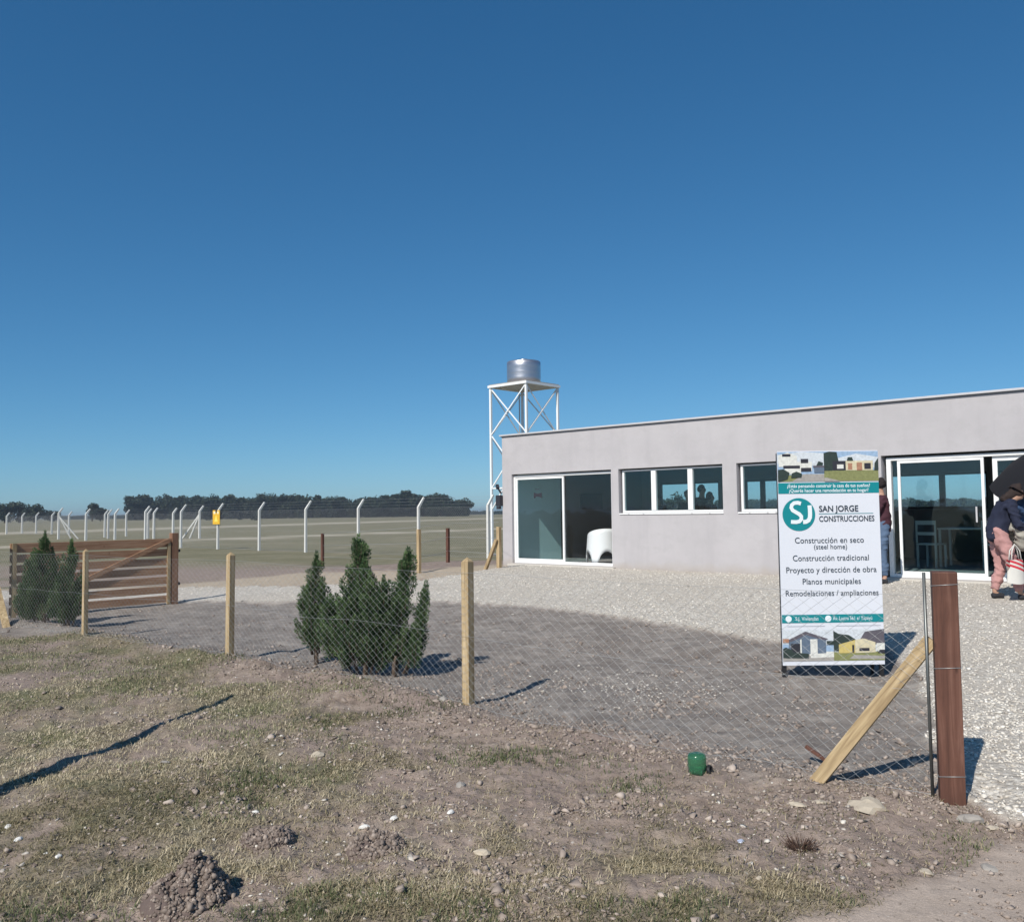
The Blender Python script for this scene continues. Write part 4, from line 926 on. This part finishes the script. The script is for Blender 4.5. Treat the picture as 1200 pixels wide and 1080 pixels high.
    photo('printed_picture', .0, .46, 529.5, 564.5, [(0, rc(0, 1, 0, 1)), (1, [(0, .6), (1, .5), (1, .95), (.5, 1), (0, .9)]), (3, rc(0, 1, 0, .22)), (4, [(.3, 0), (1, 0), (1, .25), (.55, .25)]), (5, [(.02, .5), (.02, .88), (.22, .98), (.42, .86), (.42, .5)]), (5, rc(.42, .74, .35, .66)), (5, rc(.15, .5, .25, .52)), (2, rc(.12, .48, .44, .54)), (2, rc(.5, .66, .62, .76)), (2, rc(.5, .72, .34, .46)), (2, rc(.10, .28, .85, .93)), (7, [(0, .0), (.2, .08), (.25, .3), (.12, .42), (0, .4)]), (7, [(.28, .12), (.5, .14), (.52, .26), (.4, .34), (.3, .28)]), (10, rc(.78, 1, .3, .5)), (7, [(.82, .5), (.95, .5), (.98, .62), (.88, .68)]), (9, rc(.76, 1, .47, .53))])
    photo('printed_picture', .46, 1., 529.5, 564.5, [(0, rc(0, 1, 0, 1)), (1, [(.1, .45), (1, .45), (1, .8), (.6, .92), (.2, .75)]), (3, rc(0, 1, 0, .36)), (7, [(0, .35), (.15, .35), (.28, .6), (.24, .98), (.1, 1.0), (0, .95)]), (2, rc(.16, .4, .36, .68)), (5, rc(.24, .36, .42, .56)), (11, rc(.4, .9, .36, .68)), (6, rc(.44, .52, .38, .6)), (6, rc(.6, .7, .36, .62)), (2, rc(.74, .86, .4, .6)), (7, [(.42, .68), (.54, .68), (.52, .8), (.44, .8)]), (7, [(.92, .36), (1, .36), (1, .78), (.93, .6)]), (4, [(0, .0), (.3, 0), (.05, .12), (0, .12)])])
    photo('printed_picture', .0, .5, 737, 773, [(0, rc(0, 1, 0, 1)), (1, [(0, .55), (1, .5), (1, 1), (0, 1)]), (4, rc(0, 1, 0, .24)), (5, [(.55, .1), (1, .12), (1, .3), (.5, .3)]), (10, [(.12, .2), (.85, .25), (.85, .68), (.12, .68)]), (9, [(.08, .66), (.45, .95), (.9, .70), (.84, .66), (.45, .82), (.16, .62)]), (10, [(.16, .6), (.45, .84), (.84, .64)]), (2, rc(.16, .34, .2, .56)), (5, rc(.54, .68, .18, .7)), (5, rc(.34, .37, .18, .7)), (7, [(0, .12), (.14, .1), (.2, .34), (.06, .45), (0, .4)]), (6, rc(0, .12, .6, .72)), (7, rc(.86, 1, .52, .64)), (7, [(.1, .12), (.5, .1), (.5, .24), (.14, .3)])])
    photo('printed_picture', .5, 1., 737, 773, [(1, rc(0, 1, 0, 1)), (3, rc(0, 1, 0, .28)), (4, [(.3, .06), (1, .04), (1, .14), (.4, .18)]), (7, [(0, .3), (.45, .3), (.5, .6), (.3, .82), (.1, .86), (0, .96)]), (9, [(.5, .62), (.62, .92), (1, 1.0), (1, .55), (.8, .5)]), (8, [(.1, .24), (.1, .52), (.42, .66), (.42, .24)]), (11, [(.42, .24), (.42, .66), (.6, .70), (.82, .58), (.82, .26)]), (2, rc(.5, .7, .3, .4)), (2, rc(.36, .4, .26, .5)), (5, rc(.84, 1, .3, .55)), (2, [(.86, .24), (1, .22), (1, .34), (.9, .34)])])
banner()

# ------------------------------------------------------------------ people
def skin_mesh(name, chains, mat, parent, sub=3):
    """chains: list of [(point, radius), ...]; first point of later chains is matched to an existing point when equal"""
    verts, edges, rad = [], [], []
    idx = {}
    def vid(p, r):
        k = tuple(round(c, 4) for c in p)
        if k not in idx: idx[k] = len(verts); verts.append(p); rad.append(r)
        return idx[k]
    for ch in chains:
        ids = [vid(p, r) for p, r in ch]
        edges += [(a, b) for a, b in zip(ids[:-1], ids[1:]) if a != b]
    me = bpy.data.meshes.new(name); me.from_pydata([tuple(v) for v in verts], edges, []); o = bpy.data.objects.new(name, me); COL.objects.link(o)
    sk = o.modifiers.new('skin', 'SKIN'); sk.use_smooth_shade = True
    for v, r in zip(me.skin_vertices[0].data, rad): v.radius = (r, r) if not isinstance(r, tuple) else r
    me.skin_vertices[0].data[0].use_root = True
    ss = o.modifiers.new('ss', 'SUBSURF'); ss.levels = sub; ss.render_levels = sub
    dg = bpy.context.evaluated_depsgraph_get(); dg.update(); nm = bpy.data.meshes.new_from_object(o.evaluated_get(dg)); bpy.data.objects.remove(o)
    nm.materials.clear(); nm.materials.append(mat)
    if name in ('top', 'trousers', 'jacket', 'hair'):
        nv = len(nm.vertices); co = np.empty(nv*3, np.float32); nm.vertices.foreach_get('co', co); co = co.reshape(-1, 3); no = np.array([v.normal[:] for v in nm.vertices])
        w = np.abs(fbm(co[:, 0]*1.2+co[:, 1]+9, co[:, 2]*2.2+co[:, 1]*.6+len(chains), .16, 3)); co = co+no*(np.clip(.15-w, 0, .15)*.15)[:, None]*(.7 if name == 'hair' else 1)
        nm.vertices.foreach_set('co', co.astype(np.float32).ravel()); nm.update()
    q = bpy.data.objects.new(name, nm); COL.objects.link(q); q.parent = parent; return q
SKIN = simple('skin', (.42, .25, .18), .55, var=.08)
def cloth(name, col): return simple('cloth_'+name, col, .85, var=.22, scale=9, bump=.006, bscale=25)
def person(loc, rz, label, J, top, bottom, hair, shoe=(.03, .03, .035), h=1.7, sleeve=True, hair_long=False, extra=None, group=None):
    """J overrides joints; faces +Y locally"""
    D = dict(pel=(0, 0, .93), sp=(0, 0, 1.13), ch=(0, .0, 1.32), nk=(0, .0, 1.475), hb=(0, .02, 1.55), hc=(0, .035, 1.62), ht=(0, .02, 1.70),
             shl=(-.165, 0, 1.405), ell=(-.22, .02, 1.13), wrl=(-.22, .10, .90), shr=(.165, 0, 1.405), elr=(.22, .02, 1.13), wrr=(.22, .10, .90),
             hl=(-.09, 0, .90), kl=(-.10, .02, .49), al=(-.105, -.01, .09), tl=(-.12, .13, .035), hr=(.09, 0, .90), kr=(.10, .02, .49), ar=(.105, -.01, .09), tr=(.12, .13, .035))
    D.update(J or {}); D = {k: Vector(v) for k, v in D.items()}
    t = empty('person', loc, rz, label, 'person', group); t.scale = (h/1.73,)*3
    def hand(w, e):
        d = (w-e).normalized(); up = Vector((0, 0, 1)) if abs(d.z) < .8 else Vector((0, 1, 0)); a = d.cross(up).normalized(); b = a.cross(d)
        pm = w+d*.055; ch = [[(w, .024), (pm, (.03, .02))]]
        for k, (l, sp_) in enumerate(((.065, -.03), (.075, -.01), (.07, .01), (.055, .028))):
            k0 = pm+a*sp_*.7+d*.02; k1 = k0+d*l*.55+b*.006+a*sp_*.1; k2 = k1+d*l*.35-b*.02; ch.append([(pm, (.03, .02)), (k0, .010), (k1, .0085), (k2, .007)])
        th = pm-a*.035-d*.01; ch.append([(pm, (.03, .02)), (th, .011), (th-a*.02+d*.035, .008)])
        return ch
    body = [[(D['pel'], .12), (D['sp'], .105), (D['ch'], .125), (D['nk'], .055), (D['hb'], .062), (D['hc'], .083), (D['ht'], .055)],
            [(D['ch'], .125), (D['shl'], .052), (D['ell'], .038), (D['wrl'], .026)], [(D['ch'], .125), (D['shr'], .052), (D['elr'], .038), (D['wrr'], .026)],
            [(D['pel'], .12), (D['hl'], .085), (D['kl'], .055), (D['al'], .036), (D['tl'], .028)], [(D['pel'], .12), (D['hr'], .085), (D['kr'], .055), (D['ar'], .036), (D['tr'], .028)]]
    hf = (D['hc']-D['hb']).normalized(); fw = Vector((0, 1, 0)); fw = (fw-hf*fw.dot(hf)).normalized()
    body += [[(D['hc'], .083), (D['hc']+fw*.088-hf*.012, .012)]]
    body += hand(D['wrl'], D['ell'])+hand(D['wrr'], D['elr'])
    skin_mesh('body', body, SKIN, t)
    sr = 1.22; wl = D['ell'].lerp(D['wrl'], .88) if sleeve else D['shl'].lerp(D['ell'], .6); wr = D['elr'].lerp(D['wrr'], .88) if sleeve else D['shr'].lerp(D['elr'], .6)
    shirt = [[(D['pel']-Vector((0, 0, .10)), .13), (D['pel'], .152), (D['sp'], .145), (D['ch'], .150), (D['ch'].lerp(D['nk'], .75), .075)],
             [(D['ch'], .150), (D['shl'], .070), (D['ell'], .056), (wl, .042)] if sleeve else [(D['ch'], .150), (D['shl'], .070), (wl, .06)],
             [(D['ch'], .150), (D['shr'], .070), (D['elr'], .056), (wr, .042)] if sleeve else [(D['ch'], .150), (D['shr'], .070), (wr, .06)]]
    skin_mesh('top', shirt, top, t)
    tro = [[(D['pel'].lerp(D['sp'], .7), .128), (D['pel'], .138), (D['hl'], .105), (D['kl'], .072), (D['al'].lerp(D['kl'], .08), .062)], [(D['pel'], .138), (D['hr'], .105), (D['kr'], .072), (D['ar'].lerp(D['kr'], .08), .062)]]
    skin_mesh('trousers', tro, bottom, t)
    for a, b in (('al', 'tl'), ('ar', 'tr')): skin_mesh('shoe', [[(D[a]-Vector((0, .04, .045)), .045), (D[a]+(D[b]-D[a])*.4-Vector((0, 0, .01)), .046), (D[b], .038)]], cloth('shoe', shoe), t)
    bk = -fw
    hr = [[(D['hb']+bk*.045+hf*.02, .07), (D['hc']+hf*.015+bk*.035, .106), (D['ht']+bk*.02+hf*.0, .088), (D['ht']+fw*.03-hf*.005, .06)]]
    if hair_long: hr.append([(D['hb']+bk*.045+hf*.02, .07), (D['hb']+bk*.07-hf*.05, .065), (D['hb']+bk*.09-hf*.16, .045)])
    skin_mesh('hair', hr, cloth('hair', hair), t)
    for sx in (-1, 1):
        sd = fw.cross(hf)
        m = MB(); m.lathe([(.001, -.007), (.007, -.004), (.008, .0), (.007, .004), (.001, .007)], 8); e = m.build('eye', M_['dark'], t); e.location = D['hc']+fw*.078+sd*sx*.03+hf*.01
    if extra: extra(t, D)
    return t
NAVY = cloth('navy', (.018, .022, .045)); MAROON = cloth('maroon', (.060, .022, .032)); JEAN = cloth('denim', (.085, .13, .21)); PINK = cloth('dusty_pink', (.44, .24, .23)); DRK = cloth('black', (.010, .010, .013)); GREYC = cloth('greige', (.34, .32, .28)); BLUE = cloth('blue', (.03, .06, .13))
# man by the banner, arms folded
p = ground(1041, 686)
person((p.x-.07, p.y, p.z+.03), R_(75), 'standing person in dark maroon top and jeans, half hidden by the white board', dict(ell=(-.20, .10, 1.16), wrl=(.05, .24, 1.20), elr=(.20, .10, 1.15), wrr=(-.06, .25, 1.15), tl=(-.16, .12, .035)), MAROON, JEAN, (.02, .015, .015), h=1.68)
# stooping woman with jacket and striped bag
def jacket(t, D):
    skin_mesh('jacket', [[(Vector((.0, .10, 1.12)), .06), (Vector((.10, .22, 1.05)), .10), (Vector((.12, .30, .93)), .115), (Vector((.08, .30, .80)), .10), (Vector((.0, .24, .70)), .07)], [(Vector((.10, .22, 1.05)), .10), (Vector((-.08, .20, .98)), .09), (Vector((-.12, .16, .84)), .08), (Vector((-.1, .12, .74)), .05)], [(Vector((.12, .30, .93)), .115), (Vector((.14, .46, 1.0)), .07), (Vector((.1, .55, .92)), .05)]], GREYC, t)
p = ground(1176, 705)
WOM = person((p.x-.04, p.y, p.z+.03), R_(-98), 'stooping person in navy top and dusty pink trousers holding a greige jacket', dict(pel=(0, -.02, .90), sp=(0, .03, 1.08), ch=(0, .12, 1.25), nk=(0, .20, 1.37), hb=(0, .25, 1.43), hc=(0, .30, 1.48), ht=(0, .31, 1.56), shl=(-.165, .13, 1.33), shr=(.165, .13, 1.33), ell=(-.22, .16, 1.05), wrl=(-.10, .34, .98), elr=(.22, .18, 1.05), wrr=(.12, .40, .95), kl=(-.10, .06, .48), al=(-.11, -.04, .09), tl=(-.13, .1, .035), kr=(.12, .14, .48), ar=(.13, .22, .09), tr=(.14, .36, .035)), NAVY, PINK, (.03, .02, .018), h=1.66, hair_long=True, extra=jacket)
# striped bag hanging from the hands
p2 = pix(1190, 668, p.y-.28)
bg = empty('tote_bag', (p2.x, p2.y, p2.z-.16), R_(15), 'white tote bag with red stripes hanging beside the stooping person', 'bag')
m = MB(); n_ = 10
def bagpt(u, v, s): return (-.15+.30*u*(1)+(.5-u)*.05*v, s*(.055*math.sin(math.pi*u)*(1-.5*v)+.012), .0+.30*v-.02*math.sin(math.pi*u)*(1-v))
t = NT('striped_canvas'); sx = t.n('ShaderNodeSeparateXYZ'); t.l(t.co, sx.inputs[0]); q = t.math('ADD', sx.outputs[2], t.math('MULTIPLY', sx.outputs[0], .35)); w_ = t.math('FRACT', t.math('MULTIPLY', q, 17)); msk = t.math('MULTIPLY', t.math('LESS_THAN', w_, .55), t.math('GREATER_THAN', q, .16))
t.bsdf(t.mix(msk, (.62, .60, .56), (.55, .04, .06)), .8); bagm = t.m
for s_ in (-1, 1):
    G = [[m.bm.verts.new(bagpt(i/n_, j/6, s_)) for i in range(n_+1)] for j in range(7)]
    for j in range(6):
        for i in range(n_): m._f([G[j][i], G[j][i+1], G[j+1][i+1], G[j+1][i]])
bmesh.ops.remove_doubles(m.bm, verts=m.bm.verts[:], dist=.03); m.build('bag_body', bagm, bg, smooth=True)
for s_ in (-1, 1):
    m = MB(); m.tube([(-.08, s_*.02, .29), (-.06, s_*.02, .42), (0, 0, .50), (.06, s_*.02, .42), (.08, s_*.02, .29)], .008, 6); m.build('strap', cloth('strap', (.6, .58, .55)), bg)
# person in blue at the right edge, behind her
p = pix(1198, 640, 13.1); gp = (p.x, p.y)
person((p.x+.05, p.y, gz(p.x, p.y)+.03), R_(110), 'person in a dark blue top at the right edge behind the stooping person', dict(ell=(-.22, .12, 1.15), wrl=(-.1, .33, 1.25)), BLUE, DRK, (.015, .012, .012), h=1.66)
# black canopy tilted beside them
def canopy():
    c = pix(1192, 585, 13.0); o = empty('black_umbrella', (c.x+.1, c.y, gz(c.x, c.y)), 0, 'black umbrella tilted over the people at the right edge', 'umbrella')
    base = Vector((0, 0, .85)); ax = Vector((.50, .12, .80)).normalized(); hub = Vector((.18, 0, 1.95))
    ax = Vector((-.56, -.10, .82)).normalized(); a = ax.cross(Vector((0, 1, 0))).normalized(); b = ax.cross(a); m = MB(); NR = 8; rings = []
    for k in range(6):
        r = .78*k/5; dz = -.20*(k/5)**2; ring = []
        for i in range(32):
            t = 2*math.pi*i/32; sc = 1-.05*abs(math.sin(4*t))*(k/5); ring.append(m.bm.verts.new(hub+a*r*sc*math.cos(t)+b*r*sc*math.sin(t)+ax*dz) if k else None)
        rings.append(ring)
    top = m.bm.verts.new(hub)
    for i in range(32): m._f([top, rings[1][i], rings[1][(i+1) % 32]])
    for k in range(1, 5):
        for i in range(32): m._f([rings[k][i], rings[k+1][i], rings[k+1][(i+1) % 32], rings[k][(i+1) % 32]])
    m.build('canopy', DRK, o, smooth=True)
    m = MB(); m.tube([hub+ax*.05, hub-ax*.75], .008, 8); m.build('shaft', M_['rod'], o)
    m = MB(); m.tube([hub-ax*.75, hub-ax*.9, hub-ax*.93+a*.04], .014, 8); m.build('handle', M_['dark'], o)
canopy()
# people inside, seen through the windows
for k, (px, py, off, rz, h, lb, J) in enumerate(((822, 573, 2.2, 200, 1.70, 'tallest dark figure standing inside, seen in the right-hand window pane', {}), (806, 580, 1.6, 170, 1.58, 'dark figure inside at the left edge of the right-hand window pane', dict(wrl=(-.1, .25, 1.15))), (832, 584, 1.5, 230, 1.52, 'shortest dark figure inside, right of the tallest one in the window', dict(wrr=(.05, .28, 1.2))), (772, 585, 2.4, 150, 1.52, 'dark figure in a cap inside, at the left of the middle window pane', dict(wrl=(-.05, .3, 1.1))))):
    s_, z_ = facade(px, py, off); w_ = BP(s_, off, ZF+.002)
    def cap(t, D, k=k):
        if k == 3:
            m = MB(); m.lathe([(.095, 0), (.095, .03), (.07, .075), (.01, .09)], 16); m.box((-.06, .05, .0), (.06, .17, .012)); c = m.build('cap', DRK, t); c.location = D['hc']+Vector((0, 0, .035))
    person(w_, R_(rz), lb, J, [NAVY, DRK, MAROON, NAVY][k], DRK, (.015, .012, .012), h=h, extra=cap, group='people standing inside the building')

# ------------------------------------------------------------------ furniture
def tub_chair(loc, rz, label):
    t = empty('tub_chair', loc, rz, label, 'chair'); N = 44; m = MB(); z1 = .76
    # wrap-round back shell with arched openings between four legs
    def rad(a): return .31
    shell_o = []; cols = []
    for i in range(N+1):
        a = math.pi*(-.22)+(math.pi*1.44)*i/N     # open at the front (-y)
        f = min(1, max(0, math.sin((i/N)*math.pi)))
        top = .44+.32*f**.55
        # legs: arches
        ph = (a+math.pi*.22)/(math.pi*1.44)*3; fr = ph-math.floor(ph); arch = .27*math.sqrt(max(0, 1-((fr-.5)/.36)**2)) if abs(fr-.5) < .36 else 0
        cols.append((a, top, arch))
    rows = 7
    def ring(off):
        G = []
        for (a, top, arch) in cols:
            c = []
            for j in range(rows):
                v = j/(rows-1); z = arch+(top-arch)*v; r = (.33-.055*(z/.76))+off; c.append(m.bm.verts.new((r*math.cos(a), r*math.sin(a)*1.02, z)))
            G.append(c)
        return G
    A_, B_ = ring(0), ring(-.02)
    for i in range(N):
        for j in range(rows-1):
            m._f([A_[i][j], A_[i+1][j], A_[i+1][j+1], A_[i][j+1]]); m._f([B_[i][j], B_[i][j+1], B_[i+1][j+1], B_[i+1][j]])
        m._f([A_[i][-1], A_[i+1][-1], B_[i+1][-1], B_[i][-1]]); m._f([A_[i][0], B_[i][0], B_[i+1][0], A_[i+1][0]])
    for i in (0, N):
        for j in range(rows-1): m._f([A_[i][j], A_[i][j+1], B_[i][j+1], B_[i][j]])
    m.build('back_shell', M_['chair'], t, smooth=True)
    m = MB(); m.lathe([(.02, .43), (.2, .435), (.262, .45), (.27, .44), (.26, .41), (.02, .40)], 32); m.build('seat', M_['chair'], t)
    m = MB(); t.scale = (1.18, 1.18, 1.02); c = Vector((.285*math.cos(2.2), .285*math.sin(2.2), .64)); m.tube([c-Vector((math.cos(2.2), math.sin(2.2), 0))*.0, c+Vector((math.cos(2.2), math.sin(2.2), 0))*.012], .022, 12); m.build('grip_hole', M_['dark'], t)
w_ = BP(2.25, .50, ZF+.003); tub_chair(BP(2.20, .60, ZF+.003), R_(190), 'white plastic tub chair in the open half of the left glass door')
def table(x, y, label):
    w_ = BP(x, y, ZF+.003); t = empty('table', w_, TH, label, 'table', 'white tables inside the right door'); m = MB(); m.box((-.45, -.35, .72), (.45, .35, .75)); m.build('tabletop', M_['chair'], t, bevel=.004)
    for sx in (-.41, .41):
        for sy in (-.31, .31): m = MB(); m.box((sx-.02, sy-.02, 0), (sx+.02, sy+.02, .717)); m.build('leg', M_['chair'], t)
def chair(x, y, rz, label):
    w_ = BP(x, y, ZF+.003); t = empty('chair', w_, rz, label, 'chair', 'white chairs inside the right door'); m = MB(); m.box((-.2, -.2, .43), (.2, .2, .46)); m.build('seat', M_['chair'], t, bevel=.006)
    m = MB(); m.box((-.2, .18, .47), (-.17, .2, .90)); m.box((.17, .18, .47), (.2, .2, .90)); m.box((-.168, .18, .82), (.168, .2, .90)); m.box((-.168, .18, .62), (.168, .2, .68)); m.build('backrest', M_['chair'], t)
    for sx in (-.18, .18):
        for sy in (-.18, .18): m = MB(); m.box((sx-.017, sy-.017, 0), (sx+.017, sy+.017, .427)); m.build('leg', M_['chair'], t)
table(9.0, 3.3, 'white table dimly visible in the left half of the right glass door'); table(10.0, 3.6, 'white table dimly visible in the right half of the right glass door')
chair(8.5, 2.75, TH+R_(170), 'white chair with open back in front of the dim left table'); chair(9.6, 2.9, TH+R_(185), 'white chair with open back in front of the dim right table')
# wall screen deep inside the left opening
w_ = BP(-.055, 3.14, 1.86); t = empty('television', w_, TH+R_(90), 'black flat television on the dark side wall, seen through the left door', 'television'); m = MB(); m.box((-.45, -.045, -.2), (.45, -.003, .2)); m.build('screen', M_['black'], t, bevel=.006)

# ------------------------------------------------------------------ loose things on the ground
def lump(name, px, py, size, mat, label, cat, seed, flat=.6, group=None, rough=.42, sub=2, squash=(1, 1), parent=None, sink=.15):
    rl = np.random.default_rng(seed); bm = bmesh.new(); bmesh.ops.create_icosphere(bm, subdivisions=sub, radius=1)
    o1, o2 = rl.random(2)*90
    for v in bm.verts:
        c = v.co.copy(); u = np.array([c.x*1.3+c.z*.9+o1]); w = np.array([c.y*1.3-c.z*.7+o2]); k = 1+rough*2.2*float(fbm(u, w, 1., 4)[0])
        k = k*(1+.35*(round(k*5+c.z*1.2)/5-k)); v.co = Vector((c.x*k*squash[0]*size, c.y*k*squash[1]*size, max(-.3, c.z*k)*flat*size))
    me = bpy.data.meshes.new(name); bm.to_mesh(me); bm.free(); me.materials.append(mat); o = bpy.data.objects.new(name, me); COL.objects.link(o)
    p = ground(px, py); o.location = (p.x, p.y, gz(p.x, p.y)+size*flat*(.3-sink)); o.rotation_euler = (0, 0, rl.uniform(0, 6)); return tag(o, label, cat, group)
def mound(px, py, w, h, label, seed, dense=900):
    """heap of crumbled soil: rough core plus clods over it"""
    rl = np.random.default_rng(seed); p = ground(px, py); z = gz(p.x, p.y); t = empty('soil_mound', (p.x, p.y, z), 0, label, 'soil mound', 'heaps of turned soil in the verge')
    n = 70; g = np.linspace(-1.25, 1.25, n); X, Y = np.meshgrid(g, g, indexing='ij'); r = np.hypot(X, Y)
    zz = h*np.clip(1-r**2.6, -.3, 1)*(.85+1.5*fbm(X*1.0+seed, Y+seed, .8, 3))+fbm(X+seed*3, Y, .2, 4)*h*1.3*np.clip(1.2-r, 0, 1)-.03*np.clip(r-.9, 0, 1)*4
    V = np.column_stack([(X*w).ravel(), (Y*w).ravel(), zz.ravel()]); i, j = np.meshgrid(np.arange(n-1), np.arange(n-1), indexing='ij'); i, j = i.ravel(), j.ravel()
    mesh_np('heap', V, np.column_stack([i*n+j, (i+1)*n+j, (i+1)*n+j+1, i*n+j+1]), M_['soil'], t, smooth=True)
    m = dense; a = rl.uniform(0, 6.28, m); q = np.sqrt(rl.random(m))*1.05; x = q*np.cos(a); y = q*np.sin(a)
    keep = ~((x < -.15) & (y < .2) & (rl.random(m) < .7)); x, y = x[keep], y[keep]; m = len(x)
    ii = np.clip(((x+1.25)/2.5*(n-1)).astype(int), 0, n-1); jj = np.clip(((y+1.25)/2.5*(n-1)).astype(int), 0, n-1); z0 = zz[ii, jj]
    sz = np.clip(np.exp(rl.normal(-5.25, .55, m)), .002, .017)
    v = OCT_V[None]*(1+rl.uniform(-.6, .6, (m, len(OCT_V), 3)))*sz[:, None, None]+np.stack([x*w, y*w, z0+.003], -1)[:, None, :]
    F = (OCT_F[None]+(np.arange(m)*len(OCT_V))[:, None, None]).reshape(-1, 3)
    c = mesh_np('crumbs', v.reshape(-1, 3), F, M_['clods'], t, {'tone': np.repeat(np.clip(rl.normal(.16, .18, m), 0, 1), len(OCT_V))}); c['kind'] = 'stuff'
mound(217, 1052, .185, .125, 'largest dark crumbly soil heap at the bottom left of the verge', 3, 5000)
mound(312, 985, .13, .05, 'low spread soil heap up and right of the largest one', 5, 2200)
mound(440, 993, .14, .055, 'low purplish soil heap topped by white flakes, centre bottom', 8, 2400)
for i, (px, py, s, mt, fl, lb) in enumerate(((10, 962, .028, 'whiteflake', .5, 'white angular stone at the left edge, upper of three'), (22, 976, .03, 'whiteflake', .45, 'white flat stone just below the one at the left edge'), (68, 1004, .024, 'whiteflake', .5, 'white broken stone right of the pair at the left edge'), (54, 1000, .014, 'whiteflake', .5, 'tiny white stone touching the broken one at lower left'), (88, 1042, .014, 'whiteflake', .5, 'small white chip left of the largest soil heap'),
                                             (299, 952, .022, 'whiteflake', .6, 'white chip on top of the low spread soil heap'), (372, 887, .05, 'palestone', .5, 'pale stone in the grass left of centre'), (193, 893, .035, 'greystone', .4, 'grey green stone in the grass at left'), (427, 966, .03, 'whiteflake', .5, 'white stone at the left rim of the purplish heap'), (462, 957, .035, 'whiteflake', .3, 'long white flake behind the purplish heap'), (528, 955, .026, 'whiteflake', .5, 'small white stone right of the purplish heap'),
                                             (565, 998, .045, 'palestone', .5, 'upright buff stone at the bottom centre'), (540, 920, .045, 'greystone', .6, 'grey clod-like rock below the middle fence post'), (893, 944, .055, 'palestone', .5, 'buff stone left of the flat slab'), (935, 946, .045, 'palestone', .35, 'second buff stone between slab and green bottle'), (960, 943, .045, 'palestone', .4, 'flattish buff stone touching the slab'), (1137, 960, .062, 'greystone', .6, 'rounded grey rock at the foot of the red end post'), (1164, 970, .035, 'palestone', .4, 'pale chip right of the rounded grey rock'), (1085, 1020, .04, 'palestone', .3, 'pale flat chip at the lower right dirt'), (1160, 1016, .045, 'greystone', .35, 'dark flat stone on the bare path at lower right'), (890, 1034, .022, 'palestone', .5, 'small pale pebble at the bottom right of centre'), (520, 826, .06, 'greystone', .5, 'lumpy pale grey rock beside the middle fence post'))):
    lump('stone', px, py, s*.8, M_[mt], lb, 'stone', 100+i, fl, 'loose stones on the verge', squash=(1.2, .8))
lump('stone_slab', 1016, 944, .10, M_['palestone'], 'large flat buff stone slab between the strut and the red end post', 'stone slab', 77, .34, rough=.9, squash=(1.15, .75))
lump('foil_scrap', 868, 987, .022, simple('shiny_wrapper', (.6, .65, .8), .3, metal=.3), 'small shiny blue white wrapper scrap on the dirt', 'litter', 78, .35, rough=.6)
p = ground(938, 992); zt_ = gz(p.x, p.y); sg = []; rl = np.random.default_rng(4)
for _ in range(150):
    a_ = rl.uniform(0, 6.28); r_ = rl.uniform(0, .045); L_ = rl.uniform(.03, .07); t_ = rl.uniform(.5, 1.4); q0 = (r_*math.cos(a_), r_*math.sin(a_), -.004); sg.append((q0, (q0[0]+L_*math.sin(t_)*math.cos(a_), q0[1]+L_*math.sin(t_)*math.sin(a_), L_*math.cos(t_))))
o = wires_mesh('dead_tuft', sg, .0013, simple('dead_roots', (.10, .06, .045), .9, var=.4), None, 3); o.location = (p.x, p.y, zt_); tag(o, 'dark brown tuft of dead roots on the bare soil at lower right', 'dead plant', kind='stuff')
# cut green bottle base
p = ground(817, 905); zg = gz(p.x, p.y)
t = NT('green_plastic'); b = t.bsdf((.10, .36, .20), .12, None, spec=.6); b.inputs['Transmission Weight'].default_value = .75; gp_ = t.m
o = empty('plastic_bottle', (p.x, p.y, zg-.005), 0, 'green plastic bottle stump standing upside down on the soil', 'bottle')
m = MB(); prof = [(.050, .0), (.054, .02), (.056, .05), (.0545, .055), (.056, .06), (.057, .09), (.055, .108), (.046, .12), (.02, .125), (.001, .120)]
m.lathe(prof, 32); q = m.build('bottle_body', gp_, o); 
for v in q.data.vertices:
    a = math.atan2(v.co.y, v.co.x)
    if v.co.z < .045: k = 1+.10*math.cos(5*a)*(1-v.co.z/.045); v.co.x *= k; v.co.y *= k
m = MB()
for k in range(5): a = 2*math.pi*k/5; m.lathe([(.002, 0), (.014, .005), (.012, .03), (.003, .04)], 10, (.045*math.cos(a), .045*math.sin(a), -.002))
m.build('bottle_foot', gp_, o)
m = MB(); m.lathe([(.03, -.012), (.034, 0), (.03, .012), (.02, .012), (.018, 0), (.02, -.012)], 16); q = m.build('neck_ring', M_['black'], o); q.location = (.075, -.01, .02); q.rotation_euler = (.5, 1.2, 0)
# unseen pole added left of the frame, leaning so its shadow crosses the verge
m = MB(); m.tube([(-3.55, 4.0, -.3), (-3.80, 5.0, 1.4), (-3.93, 5.66, 2.55)], [.10, .075, .03], 10); o = m.build('shadow_caster_pole', M_['pine']); tag(o, 'unseen leaning pole added left of the view to cast the verge shadow', 'pole')

# ------------------------------------------------------------------ haze
if True:
    m = MB(); m.box((-9500, -9500, -4), (9500, 9500, 14)); t = NT('haze_air'); v = t.n('ShaderNodeVolumePrincipled'); v.inputs['Color'].default_value = (.78, .88, 1, 1); v.inputs['Density'].default_value = .00032; v.inputs['Anisotropy'].default_value = .3
    t.l(v.outputs[0], t.o.inputs['Volume']); o = m.build('haze', t.m); tag(o, kind='stuff')
